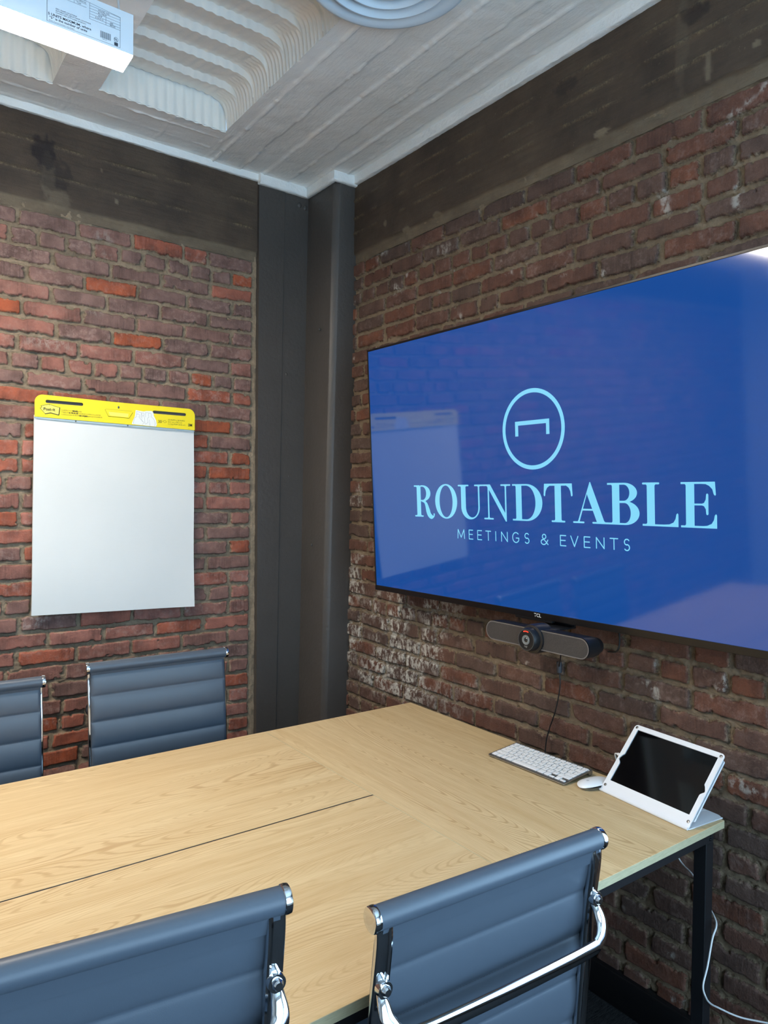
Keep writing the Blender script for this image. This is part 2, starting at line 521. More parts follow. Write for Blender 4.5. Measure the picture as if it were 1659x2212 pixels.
# left wall (faces -y)
us = axis_pts([(XW, -.35, .02), (-.35, 1.56, .0032)])
zs = axis_pts([(-.02, .45, .02), (.45, BEAM + .02, .0032)])
U, Z = np.meshgrid(us, zs, indexing='ij')
rowsL = brick_rows(2.602, .0674, XW - .3, 1.474, 1, 1.474, 3)
rowsL = [(z, np.append(js[js <= 1.43], 1.474), rr) for z, js, rr in rowsL]
h, sd, r1, r2 = brick_field(U, Z, rowsL, 3)
sd = np.where(U > 1.476 + fbm(U * 0 + 1, Z / .03, 4, 3) * .01, -.02, sd)
h = np.where(U > 1.478, .006 + fbm(U / .02, Z / .03, 8, 3) * .012, h)
# the bricks close to the beam and the column take the greyer tones
grey_bias = sstep(fbm(U / .6, Z / .6, 77, 2) + .45 * sstep(Z, 2.0, 2.6) + .35 * sstep(U, .5, 1.4) - .1, -.1, .55)
grey_bias = grey_bias * sstep(Z, 1.85, 2.15)
r1 = np.clip(r1 + .03 - .45 * grey_bias * (r1 < .8), 0, 1)
eff = sstep(fbm(U / .2, Z / .15, 55, 3), .22, .4) * .35
A = np.stack([np.clip(.5 + sd / .04, 0, 1), r1, r2, eff], -1)
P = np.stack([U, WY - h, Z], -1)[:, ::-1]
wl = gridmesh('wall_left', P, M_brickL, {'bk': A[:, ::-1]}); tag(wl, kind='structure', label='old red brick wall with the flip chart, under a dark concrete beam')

# tv wall (faces -x)
us = axis_pts([(WN1, .45, .012), (.45, 2.86, .0034), (2.86, WY, .02)])
zs = axis_pts([(-.02, .1, .02), (.1, BEAM + .02, .0034)])
U, Z = np.meshgrid(us, zs, indexing='ij')
rowsR = brick_rows(2.602, .0662, YB - .3, 3.1, 2, 1.0748, 11)
h, sd, r1, r2 = brick_field(U, Z, rowsR, 12)
eff = sstep(U, 1.75, 2.35) * sstep(1.35 - Z, -.05, .25) * sstep(Z, .62, .72) * sstep(fbm(U / .12, Z / .1, 66, 3), -.12, .12)
eff = np.maximum(eff, sstep(fbm(U / .16, Z / .1, 67, 3), .16, .34) * sstep(U, 1.8, 2.4) * .8)
eff = np.maximum(eff, sstep(fbm(U / .07, Z / .06, 68, 3), .27, .36) * .55)
A = np.stack([np.clip(.5 + sd / .04, 0, 1), r1, r2, eff], -1)
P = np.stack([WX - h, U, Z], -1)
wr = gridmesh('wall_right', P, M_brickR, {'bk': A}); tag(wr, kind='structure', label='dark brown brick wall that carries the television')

# concrete beams over the brick
def beam_relief(name, horiz, u0, u1, plane, facing, joints, seed, stains, label):
    us = axis_pts([(u0, u1, .007)]); zs = axis_pts([(BEAM - .045, CZ, .005)])
    U, Z = np.meshgrid(us, zs, indexing='ij')
    low = BEAM + fbm(U / .12, Z * 0, seed, 3) * .012
    seam = np.zeros(U.shape)
    for zj in joints:
        zz = zj + fbm(U / .4, Z * 0 + zj, seed + 1, 2) * .008
        seam = np.maximum(seam, np.exp(-((Z - zz) / (.0035 + .003 * vnoise(U / .05, U * 0 + zj, 5))) ** 2) * sstep(fbm(U / .05, Z * 0 + zj, seed + 2, 4), -.2, .2))
    bandm = sstep(low - Z, 0, .006)                         # bedding mortar under the beam
    h = .016 + seam * .006 + fbm(U / .05, Z / .03, seed + 3, 4) * .003 + fbm(U / .4, Z / .2, seed + 4, 2) * .004
    h = h * (1 - bandm) + (.006 + fbm(U / .03, Z / .02, seed + 5, 3) * .006) * bandm
    pale = bandm * (.62 + .6 * fbm(U / .09, Z / .05, seed + 61, 3))
    dark = np.zeros(U.shape)
    for (uc, zc, ru, rz, amt, kind) in stains:
        q = ((U - uc) / ru) ** 2 + ((Z - zc) / rz) ** 2 + fbm(U / .02, Z / .03, seed + 6, 3) * 1.5
        m = sstep(1 - q, 0, .5) * amt
        if kind == 'p': pale = np.maximum(pale, m)
        else: dark = np.maximum(dark, m)
    A = np.stack([seam, pale, dark, np.ones(U.shape)], -1)
    if horiz == 'x':
        P = np.stack([U, plane - h, Z], -1)[:, ::-1]; A = A[:, ::-1]
    else:
        P = np.stack([plane - h, U, Z], -1)
    o = gridmesh(name, P, M_beam, {'bk': A}); tag(o, kind='structure', label=label)
    return o
beam_relief('beam_left', 'x', -1.2, 1.50, WY, -1, [2.745, 2.86], 21,
            [(.60, 2.74, .028, .10, .55, 'p'), (.64, 2.66, .05, .045, .5, 'p'), (.585, 2.83, .05, .07, .8, 'd'), (.62, 2.76, .07, .07, .5, 'd'), (.86, 2.71, .008, .012, .9, 'p'), (.80, 2.82, .007, .009, .7, 'p')],
            'dark board-marked concrete beam above the left brick wall')
beam_relief('beam_right', 'y', 0.0, 2.80, WX, -1, [2.73, 2.80, 2.88], 31,
            [(1.14, 2.80, .02, .2, .22, 'p'), (1.06, 2.70, .012, .05, .7, 'p'), (.93, 2.69, .01, .012, .9, 'p'), (2.52, 2.71, .014, .015, .8, 'p'), (1.1, 2.86, .05, .03, .6, 'd'), (1.55, 2.86, .05, .03, .5, 'd'), (1.40, 2.655, .04, .012, .9, 'p'), (2.18, 2.64, .03, .02, .8, 'p'), (2.38, 2.64, .03, .02, .8, 'p')],
            'dark board-marked concrete beam above the television wall')
bm = bmesh.new(); box(bm, (XW, WY - .016, BEAM), (-1.2, WY, CZ)); o = obj('beam_left', bm, M_beam); tag(o, kind='structure')
bm = bmesh.new(); box(bm, (WX - .016, YB, BEAM), (WX, 0, CZ)); o = obj('beam_right', bm, M_beam); tag(o, kind='structure')

# white painted lips where the ceiling meets the beams
def lip(name, pts, sec, label):
    bm = bmesh.new()
    n = 0; path = []
    for a, b in zip(pts, pts[1:]):
        a = Vector(a); b = Vector(b); k = max(2, int((b - a).length / .02))
        path += [a.lerp(b, i / k) for i in range(k)]
    path.append(Vector(pts[-1]))
    sweep(bm, path, sec, up=(0, 0, 1))
    rr = random.Random(5)
    for v in bm.verts: v.co += Vector((rr.uniform(-1, 1), rr.uniform(-1, 1), rr.uniform(-1, 1))) * .0012
    o = obj(name, bm, M_whitewash, angle=60); tag(o, kind='structure', label=label)
lip('trim_1', [(XW, WY - .018, CZ - .012), (1.495, WY - .018, CZ - .012)], rrect(.034, .026, .005), 'white painted lip along the top of the left beam')
lip('trim_2', [(WX - .02, 2.77, CZ - .018), (WX - .02, YB, CZ - .018)], rrect(.046, .034, .006), 'white painted lip along the top of the television wall beam')

# corner column
bm = bmesh.new()
def prism(bm, bot, top, z0, z1, nz=1):
    rings = []
    for k in range(nz + 1):
        t = k / nz
        rings.append([bm.verts.new((a[0] * (1 - t) + b[0] * t, a[1] * (1 - t) + b[1] * t, z0 * (1 - t) + z1 * t)) for a, b in zip(bot, top)])
    m = len(bot)
    for r0, r1_ in zip(rings, rings[1:]):
        for k in range(m): bm.faces.new((r0[k], r0[(k + 1) % m], r1_[(k + 1) % m], r1_[k]))
    bm.faces.new(list(reversed(rings[0]))); bm.faces.new(rings[-1])
prism(bm, [(1.502, 2.997), (1.598, 2.997), (1.601, 3.001), (1.725, 3.001), (1.725, 3.03), (1.502, 3.03)],
      [(1.487, 2.997), (1.620, 2.997), (1.623, 3.001), (1.750, 3.001), (1.750, 3.03), (1.487, 3.03)], 0, CZ - .03)
prism(bm, [(1.720, 3.03), (1.720, 2.81), (1.724, 2.803), (1.745, 2.795), (1.752, 2.793), (1.868, 2.793), (1.868, 3.03)],
      [(1.748, 3.03), (1.748, 2.787), (1.751, 2.780), (1.770, 2.758), (1.775, 2.756), (1.868, 2.756), (1.868, 3.03)], 0, CZ - .03)
# small torn metal lip and blisters of paint near its head
for (x, y, z, r) in [(1.70, 3.0, 2.905, .012), (1.73, 3.0, 2.90, .012), (1.66, 3.0, 1.62, .006), (1.52, 3.0, 1.2, .006), (1.735, 2.86, 2.3, .006), (1.73, 2.9, 1.3, .006), (1.69, 3.0, .9, .005), (1.56, 3.0, 2.35, .005), (1.64, 3.0, 2.1, .008)]:
    bmesh.ops.create_icosphere(bm, subdivisions=2, radius=r, matrix=Matrix.Translation((x, y + .003, z)) @ Matrix.Diagonal((1, .6, 1.2, 1)))
o = obj('column_corner', bm, M_column, angle=30); tag(o, kind='structure', label='charcoal painted steel column in the corner between the two brick walls')
lip('trim_3', [(1.484, 2.992, CZ - .022), (1.738, 2.992, CZ - .022), (1.738, 2.752, CZ - .022), (1.862, 2.748, CZ - .022)], rrect(.05, .028, .01), 'white painted rounded cap around the head of the corner column')

# ------------------------------------------------------------------ ceiling
RA = (.718, 1.205, .55, 2.735); RB = (.075, .572, .55, 2.80)
xs = axis_pts([(XW, -.1, .1), (-.1, WX, .0065)]); ys = axis_pts([(YB, .9, .1), (.9, WY, .0065)])
xs = np.unique(np.concatenate([xs, [RA[0], RA[1], RB[0], RB[1]]])); ys = np.unique(np.concatenate([ys, [RA[2], RA[3], RB[3]]]))
X, Y = np.meshgrid(xs, ys, indexing='ij')
zone = (X > 1.21).astype(float)
off = np.zeros(X.shape); fin = np.zeros(X.shape)
jx = [1.262, 1.395, 1.50, 1.625, 1.715, 1.80]; offs = [.0, .003, -.002, .003, -.001, .004, .001]
wob = fbm(X * 0, Y / .25, 91, 2) * .008
bidx = np.searchsorted(np.array(jx), (X + wob).ravel()).reshape(X.shape)
off += np.array(offs)[bidx] * zone
for k, j in enumerate(jx):
    fin = np.maximum(fin, np.exp(-((X + wob - j) / .0045) ** 2) * sstep(fbm(X * 0 + j, Y / .09, 92 + k, 3), -.35 if k % 2 == 0 else -.05, .15) * zone)
jy = [2.80, 2.90, 2.985]
for k, j in enumerate(jy):
    fin = np.maximum(fin, .7 * np.exp(-((Y - j - fbm(X / .2, Y * 0, 97, 2) * .008) / .004) ** 2) * sstep(fbm(X / .08, Y * 0 + j, 99 + k, 3), -.2, .15) * (1 - zone))
for cxp in (.64, 1.23, 1.0):
    fin = np.maximum(fin, .6 * np.exp(-((X - cxp - fbm(X * 0, Y / .05, 88, 3) * .02) / .003) ** 2) * (Y > 2.74) * (X < 1.3))
hh = off + fin * (.0062 + fbm(X / .014, Y / .014, 101, 3) * .011) + fbm(X / .05, Y / .05, 103, 4) * .004 + fbm(X / .5, Y / .5, 104, 2) * .006
A = np.stack([zone, fin, fin * 0, np.ones(X.shape)], -1)
Pc = np.stack([X, Y, CZ - hh], -1)
xc = (X[:-1, :-1] + X[1:, 1:]) / 2; yc = (Y[:-1, :-1] + Y[1:, 1:]) / 2
inA = (xc > RA[0]) & (xc < RA[1]) & (yc > RA[2]) & (yc < RA[3]); inB = (xc > RB[0]) & (xc < RB[1]) & (yc > RB[2]) & (yc < RB[3])
Pc2 = Pc[:, ::-1]
mk = ~(inA | inB)
o = gridmesh('ceiling', Pc2, M_ceil, {'bk': A[:, ::-1]}, mask=mk[:, ::-1]); tag(o, kind='structure', label='white painted board-marked concrete ceiling with sunken pans')

def coffer(name, R, seed, label):
    x0, x1, y0, y1 = R; xm = (x0 + x1) / 2; hw = (x1 - x0) / 2 + .004
    n = 110
    th = np.linspace(0, PI, n)
    # even spacing along the superellipse
    ex = 2 / 5.0
    c = np.cos(np.linspace(0, PI, 4000)); s = np.sin(np.linspace(0, PI, 4000))
    sx = np.sign(c) * np.abs(c) ** ex * hw; sz = np.abs(s) ** ex
    d = np.concatenate([[0], np.cumsum(np.hypot(np.diff(sx), np.diff(sz * .12)))]); q = np.interp(np.linspace(0, d[-1], n), d, np.arange(4000))
    px = np.interp(q, np.arange(4000), sx); pz = np.interp(q, np.arange(4000), sz)
    side = np.clip((np.abs(px) / hw - .72) / .22, 0, 1); side = side * side * (3 - 2 * side)
    rows = []; ysl = []
    step = .1245; y = y1
    secs = []
    while y > y0:
        secs.append((max(y0, y - step), y)); y -= step
    for (a, b) in reversed(secs):
        m = max(3, int((b - a) / .0036))
        for k in range(m + 1):
            yy = a + (b - a) * k / m; t = (yy - a) / (b - a)
            hgt = .103 + .030 * t
            ysl.append((yy, hgt))
    Yg = np.array([q[0] for q in ysl])[:, None]; Hg = np.array([q[1] for q in ysl])[:, None]
    bow = 1 + .03 * np.sin(Yg * 9)
    rid = np.sin(2 * PI * (Yg + fbm(px[None] / .1, Yg / .1, seed, 2) * .01) / .0235)
    amp = .0042 * (side + .12)
    XX = xm + px[None] * (1 - .05 * (pz[None] * Hg / .12)) * (1 + rid * amp / hw * side)
    XX = XX + fbm(px[None] / .05, Yg / .05, seed + 1, 3) * .004
    topw = 1 - side
    ZZ = CZ + pz[None] * Hg * bow - rid * amp * .6 * (pz[None]) + topw[None] * .0018 * np.sin(2 * PI * px[None] / .036) - .012 * topw * (1 - (px / hw) ** 2) * .6
    ZZ = ZZ + fbm(px[None] / .06, Yg / .06, seed + 2, 3) * .004 * pz[None]
    # springing edge wanders where the sheet meets the concrete
    P = np.stack([XX, np.broadcast_to(Yg, XX.shape), ZZ], -1)
    o = gridmesh(name, P[::-1], M_pan); tag(o, kind='structure', label=label)
    # end sheet facing the room
    m = 100
    ee = []
    for k in range(m + 1):
        x = x0 - .002 + (x1 - x0 + .004) * k / m
        top = CZ + .150 * (1 - abs((x - xm) / (hw + .002)) ** 5) ** (1 / 5.)
        r = .0035 * math.sin(2 * PI * x / .037)
        ee.append([(x, y1 + .002 + r + .006 * j / 10, CZ - .004 + (top - CZ + .004) * j / 10) for j in range(11)])
    o = gridmesh(name, np.array(ee), M_pan); tag(o, kind='structure')
coffer('ceiling_pan', RA, 5, 'sunken corrugated metal pan in the ceiling beside the linear light')
coffer('ceiling_pan', RB, 6, 'sunken corrugated metal pan in the ceiling behind the linear light')
# slab above the pans keeps the room closed
bm = bmesh.new(); box(bm, (XW, YB, CZ + .2), (WX + .1, WY + .1, CZ + .25)); o = obj('ceiling_slab', bm, M_whitewash); tag(o, kind='structure')

# floor, other walls, window behind the camera
bm = bmesh.new(); box(bm, (XW, YB, -.05), (WX, WY, 0)); o = obj('floor', bm, M_carpet); tag(o, kind='structure', label='dark charcoal carpet floor')
bm = bmesh.new(); box(bm, (XW - .1, YB, 0), (XW, WY, CZ + .2)); o = obj('wall_west', bm, M_wallpaint); tag(o, kind='structure')
W0, W1, V0, V1 = -1.2, 1.5, .6, 2.6
bm = bmesh.new()
box(bm, (XW, YB - .2, 0), (W0, YB, CZ + .2)); box(bm, (W1, YB - .2, 0), (WX, YB, CZ + .2))
box(bm, (W0, YB - .2, 0), (W1, YB, V0)); box(bm, (W0, YB - .2, V1), (W1, YB, CZ + .2))
o = obj('wall_back', bm, M_wallpaint, smooth=False); tag(o, kind='structure')
bm = bmesh.new()
for x in (W0 + .03, .15, W1 - .03): box(bm, (x - .03, YB - .12, V0), (x + .03, YB - .06, V1), .004)
for z in (V0 + .03, V1 - .03): box(bm, (W0, YB - .12, z - .03), (W1, YB - .06, z + .03), .004)
o = obj('window_2', bm, M_winframe); tag(o, kind='structure')
bm = bmesh.new()
box(bm, (WX - .02, YB, 0), (WX + .22, WN0, CZ + .2)); box(bm, (WX - .02, WN0, 0), (WX + .22, WN1, WZ0)); box(bm, (WX - .02, WN0, WZ1), (WX + .22, WN1, BEAM))
box(bm, (WX + .01, WN1 - .02, 0), (WX + .22, WN1 + .005, CZ))
o = obj('wall_right', bm, M_column, smooth=False); tag(o, kind='structure', label='painted wall around the tall window')
bm = bmesh.new()
for y in (WN0 + .03, (WN0 + WN1) / 2, WN1 - .05): box(bm, (WX + .12, y - .025, WZ0), (WX + .17, y + .025, WZ1), .004)
for z in (WZ0 + .03, 1.6, WZ1 - .03): box(bm, (WX + .12, WN0, z - .025), (WX + .17, WN1 - .02, z + .025), .004)
o = obj('window_1', bm, M_winframe); tag(o, kind='structure', label='tall dark framed window beyond the television')
# baseboard along the tv wall and left wall
bm = bmesh.new(); box(bm, (WX - .030, YB, 0), (WX, 2.81, .105), .004); o = obj('baseboard_right', bm, M_base); tag(o, kind='structure', label='black baseboard under the television wall')
bm = bmesh.new(); box(bm, (XW, WY - .030, 0), (1.50, WY, .105), .004); o = obj('baseboard_left', bm, M_base); tag(o, kind='structure', label='black baseboard under the left wall')

# ------------------------------------------------------------------ television
tv = empty('television', (WX, 1.58, 1.63)); tag(tv, 'large black flat television showing a blue logo slide, tilted forward on the right brick wall', 'television')
TH = 1.0049; TY0, TY1 = .678, 2.482
up = Vector((1.738 - 1.80, 0, 2.137 - 1.134)).normalized(); sx = Vector((0, -1, 0)); nn = sx.cross(up)   # faces the room
org = Vector((1.80, TY1, 1.134)) - Vector(tv.location)
KS = .955                                # a 75 inch panel stands this much closer to the viewer than the wall plane fit
org = Vector((0, 0, 1.515)) + (Vector((1.80, TY1, 1.134)) - Vector((0, 0, 1.515))) * KS - Vector(tv.location)
TM = axes(org, sx, up, nn) @ Matrix.Scale(KS, 4)              # local x right, y up, z out of the screen
_c = Vector((-.138, 1.528 - tv.location.y, 0))
TM = Matrix.Translation(_c) @ Matrix.Rotation(math.radians(1.0), 4, 'Z') @ Matrix.Translation(-_c) @ TM @ Matrix.Translation((.882, 0, 0)) @ Matrix.Diagonal((.978, 1, 1, 1)) @ Matrix.Translation((-.882, 0, 0))
TW = TY1 - TY0
def tvx(y): return TY1 - y
bm = bmesh.new()
box(bm, (.007, .02, 0.0002), (TW - .007, TH - .007, .0006), 0, TM)
scr = obj('screen', bm, M_tvblue, tv, smooth=False)
bm = bmesh.new()
for lo, hi in (((0, 0, -.012), (.008, TH, .002)), ((TW - .008, 0, -.012), (TW, TH, .002)), ((0, TH - .008, -.012), (TW, TH, .002)), ((0, 0, -.014), (TW, .021, .003))):
    box(bm, lo, hi, .001, TM, 1)
obj('bezel', bm, M_tvframe, tv)
bm = bmesh.new(); box(bm, (.004, .004, -.022), (TW - .004, TH - .004, -.0005), .003, TM); box(bm, (.3, .004, -.050), (TW - .3, .55, -.020), .01, TM)
obj('back_shell', bm, M_blackplastic, tv)
bm = bmesh.new()
box(bm, (WX - .03 - 1.868, -.35, -.18), (WX - .0 - 1.868, .35, .25), .004)
for yy in (-.22, .22):
    box(bm, (-.135, yy - .02, -.2), (-.028, yy + .02, .25), .003)
box(bm, (-.13, -.24, .10), (-.09, .24, .14), .003)
obj('wall_mount', bm, M_steel, tv)
bm = bmesh.new(); box(bm, (.80, -.010, -.02), (.96, .002, -.002), .003, TM); obj('sensor_housing', bm, M_blackplastic, tv)
bm = bmesh.new(); text(bm, 'TCL', .0165, TM @ Matrix.Translation((tvx(1.577), .0055, .0034)), 'CENTER', bold=.0002)
obj('lettering', bm, M_whiteink, tv, smooth=False).name = 'brand_lettering'

# logo slide: drawn in screen metres
LM = TM @ Matrix.Translation((0, 0, .0009))
bm = bmesh.new()
cxl, cyl_, ro = tvx(1.582), .617, .1325
fill2d(bm, [[(cxl + ro * math.cos(a), cyl_ + .1305 * math.sin(a)) for a in np.linspace(0, 2 * PI, 97)[:-1]],
            [(cxl + (ro - .0135) * math.cos(a), cyl_ + (.1305 - .0135) * math.sin(a)) for a in np.linspace(0, 2 * PI, 97)[:-1]]], LM)
xa, xb = tvx(1.657), tvx(1.511)
fill2d(bm, [[(xa, .597), (xa + .0135, .597), (xa + .0135, .632), (xb - .0135, .632), (xb - .0135, .597), (xb, .597), (xb, .6455), (xa, .6455)]], LM)
obj('logo_symbol', bm, M_tvcyan, scr, smooth=False)

# serif capitals built from outlines, cap height 1
def serif(cx_, w, y, bm, M, t=.045):
    fill2d(bm, [rrect(w, t, t * .48, 3, cx_, y)], M)
def rect(bm, M, x0, y0, x1, y1): fill2d(bm, [[(x0, y0), (x1, y0), (x1, y1), (x0, y1)]], M)
def bowl(bm, M, xs_, y0, y1, xo, thick, thin, flat=.15, rnd=1.0):
    """D-like bowl from stem x xs_ between y0,y1 reaching xo."""
    yc_ = (y0 + y1) / 2; ry = (y1 - y0) / 2; xf = xs_ + flat
    outer = [(xs_, y1)] + arc(xf, yc_, xo - xf, ry, 90, -90, 28) + [(xs_, y0)]
    xi = xf - .01
    inner = [(xs_ + .0, y0 + thin)] + arc(xi, yc_, xo - thick - xi, ry - thin, -90, 90, 28) + [(xs_ + .0, y1 - thin)]
    fill2d(bm, [outer + inner], M)
def bracket(bm, M, x, y, sx_, sy_, r=.05):
    pts = [(x, y), (x + sx_ * r, y)] + [(x + sx_ * r * (1 - math.sin(math.radians(a))), y + sy_ * r * (1 - math.cos(math.radians(a)))) for a in range(0, 91, 15)]
    fill2d(bm, [pts], M)
def stem(bm, M, x0, x1, sw0=.13, sw1=.13, top=True, bot=True):
    rect(bm, M, x0, .02, x1, .98)
    if bot:
        serif((x0 + x1) / 2, x1 - x0 + 2 * sw0, .0225, bm, M); bracket(bm, M, x0 + .002, .04, -1, 1); bracket(bm, M, x1 - .002, .04, 1, 1)
    if top:
        fill2d(bm, [rrect(x1 - x0 + 2 * sw1, .045, .02, 3, (x0 + x1) / 2, .9775)], M)
        bracket(bm, M, x0 + .002, .96, -1, -1)
def gR(bm, M):
    stem(bm, M, .15, .34, .11, .11, top=False); rect(bm, M, .02, .955, .3, 1); bracket(bm, M, .152, .96, -1, -1)
    bowl(bm, M, .33, .49, 1, .80, .20, .045, .1)
    p = [(.40, .50), (.52, .475), (.60, .38), (.66, .22), (.72, .08), (.82, .01), (.92, .02), (.95, .08)]
    sp = [tuple(v) for v in [(q.x, q.y) for q in smooth_path([(a, b, 0) for a, b in p], 5)]]
    w = list(np.interp(np.linspace(0, 1, len(sp)), [0, .2, .45, .7, .85, 1], [.045, .10, .18, .15, .05, .05]))
    ribbon(bm, sp, w, M)
    fill2d(bm, [arc(.945, .09, .03, .035, 0, 360, 14)[:-1]], M)
def gO(bm, M):
    fill2d(bm, [arc(.51, .5, .51, .53, 0, 360, 56)[:-1], arc(.51, .5, .30, .485, 0, 360, 56)[:-1]], M)
def gU(bm, M):
    rect(bm, M, .15, .32, .35, .98); rect(bm, M, .865, .32, .925, .98)
    fill2d(bm, [rrect(.46, .045, .02, 3, .25, .9775)], M); fill2d(bm, [rrect(.36, .045, .02, 3, .895, .9775)], M)
    bracket(bm, M, .152, .96, -1, -1); bracket(bm, M, .348, .96, 1, -1); bracket(bm, M, .867, .96, -1, -1); bracket(bm, M, .923, .96, 1, -1)
    o_ = arc(.5375, .34, .3875, .36, 180, 360, 30); i_ = arc(.6075, .34, .2575, .30, 360, 180, 30)
    fill2d(bm, [o_ + i_], M)
def gN(bm, M):
    rect(bm, M, .19, .02, .245, .95); rect(bm, M, .86, 0.1, .915, .98)
    fill2d(bm, [[(.0, .955), (.0, 1), (.29, 1), (.915, .12), (.915, -.04), (.875, -.04), (.20, .91), (.15, .955)]], M)
    serif(.2175, .38, .0225, bm, M); fill2d(bm, [rrect(.38, .045, .02, 3, .8875, .9775)], M)
    for a, b, c_, d_ in ((.192, .04, -1, 1), (.243, .04, 1, 1), (.862, .96, -1, -1), (.913, .96, 1, -1)): bracket(bm, M, a, b, c_, d_)
def gD(bm, M):
    stem(bm, M, .15, .36, .12, .12, top=False, bot=False)
    rect(bm, M, .02, .955, .4, 1); rect(bm, M, .02, 0, .4, .045); bracket(bm, M, .152, .96, -1, -1); bracket(bm, M, .152, .04, -1, 1)
    bowl(bm, M, .35, 0, 1, 1.09, .24, .045, .18)
def gT(bm, M):
    stem(bm, M, .37, .58, .12, 0, top=False)
    rect(bm, M, .02, .945, .93, 1)
    fill2d(bm, [[(.02, 1), (.0, .70), (.02, .67), (.05, .68), (.07, .80), (.12, .89), (.20, .945), (.3, .95), (.3, 1)]], M)
    fill2d(bm, [[(.93, 1), (.95, .70), (.93, .67), (.90, .68), (.88, .80), (.83, .89), (.75, .945), (.65, .95), (.65, 1)]], M)
def gA(bm, M):
    fill2d(bm, [[(.53, 1.03), (.55, 1.03), (.97, .03), (.97, 0), (.74, 0), (.74, .03), (.44, .73), (.195, .03), (.14, .03)]], M)
    rect(bm, M, .27, .32, .64, .365)
    serif(.17, .36, .0225, bm, M); serif(.845, .50, .0225, bm, M)
    bracket(bm, M, .145, .04, -1, 1, .03); bracket(bm, M, .2, .04, 1, 1, .03); bracket(bm, M, .96, .04, 1, 1); bracket(bm, M, .76, .04, -1, 1, .04)
def gB(bm, M):
    rect(bm, M, .14, .02, .35, .98); rect(bm, M, .0, .955, .4, 1); rect(bm, M, .0, 0, .4, .045); bracket(bm, M, .142, .96, -1, -1); bracket(bm, M, .142, .04, -1, 1)
    bowl(bm, M, .34, .53, 1, .84, .21, .045, .14); bowl(bm, M, .34, 0, .565, .90, .24, .045, .16)
def gL(bm, M):
    stem(bm, M, .14, .34, .12, .12, bot=False); rect(bm, M, .02, 0, .9, .045); bracket(bm, M, .142, .04, -1, 1); bracket(bm, M, .338, .96, 1, -1)
    fill2d(bm, [[(.5, 0), (.92, 0), (.92, .28), (.90, .31), (.87, .28), (.85, .18), (.80, .10), (.70, .055), (.5, .04)]], M)
def gE(bm, M):
    rect(bm, M, .14, .02, .34, .98); rect(bm, M, .02, .955, .80, 1); rect(bm, M, .02, 0, .82, .045); bracket(bm, M, .142, .96, -1, -1); bracket(bm, M, .142, .04, -1, 1)
    fill2d(bm, [[(.5, 0), (.85, 0), (.85, .28), (.83, .31), (.80, .28), (.78, .18), (.73, .10), (.63, .055), (.5, .04)]], M)
    fill2d(bm, [[(.5, 1), (.81, 1), (.83, .72), (.81, .70), (.78, .73), (.75, .84), (.68, .91), (.6, .95), (.5, .955)]], M)
    rect(bm, M, .33, .49, .58, .53)
    fill2d(bm, [[(.50, .525), (.56, .545), (.60, .62), (.61, .73), (.635, .75), (.66, .73), (.66, .30), (.635, .28), (.61, .30), (.60, .41), (.56, .475), (.50, .495)]], M)
bm = bmesh.new()
cap = .1215
for g, ya, yb, wn in ((gR, 2.203, 2.079, .98), (gO, 2.075, 1.952, 1.02), (gU, 1.949, 1.817, 1.07), (gN, 1.817, 1.686, 1.075), (gD, 1.680, 1.547, 1.09), (gT, 1.541, 1.425, .95),
                      (gA, 1.424, 1.294, 1.09), (gB, 1.298, 1.190, .90), (gL, 1.183, 1.070, .92), (gE, 1.065, .961, .85)):
    g(bm, LM @ Matrix.Translation((tvx(ya), .3185, 0)) @ Matrix.Diagonal(((ya - yb) / wn, cap, 1, 1)))
obj('headline_lettering', bm, M_tvcyan, scr, smooth=False)

def S_(w=1): return arc(.5, .74, .40, .26, 35, 270, 16) + arc(.5, .25, .42, .27, 90, -145, 18)
glyph = {'M': [[(0, 0), (.06, 1), (.5, .12), (.94, 1), (1, 0)]],
         'E': [[(1, 1), (0, 1), (0, 0), (1, 0)], [(0, .52), (.9, .52)]],
         'T': [[(0, 1), (1, 1)], [(.5, 1), (.5, 0)]], 'I': [[(.5, 1), (.5, 0)]], 'N': [[(0, 0), (0, 1), (1, 0), (1, 1)]],
         'G': [arc(.52, .5, .52, .52, 45, 325, 26) + [(.98, .45), (.55, .45)]], 'S': [S_()], 'V': [[(0, 1), (.5, 0), (1, 1)]],
         '&': [[(1, .0), (.22, .68)] + arc(.46, .78, .25, .23, 200, -20, 14) + [(.62, .62), (.16, .42)] + arc(.38, .24, .36, .26, 125, 300, 14) + [(.75, .12), (.98, .45)]]}
sub = list(zip('MEETINGS&E', [(1.955, 1.917), (1.895, 1.873), (1.851, 1.828), (1.81, 1.783), (1.764, 1.756), (1.734, 1.704), (1.682, 1.651), (1.629, 1.605), (1.558, 1.526), (1.478, 1.454)])) + \
      list(zip('VENTS', [(1.437, 1.407), (1.386, 1.362), (1.341, 1.311), (1.292, 1.263), (1.245, 1.222)]))
bm = bmesh.new()
for chx, (ya, yb) in sub:
    w_, h_ = ya - yb, .0320
    for pl in glyph[chx]:
        ribbon(bm, [(tvx(ya) + .0012 + a * (w_ - .0024), .2455 + b * h_) for a, b in pl], .0034, LM)
obj('subtitle_lettering', bm, M_tvcyan, scr, smooth=False)

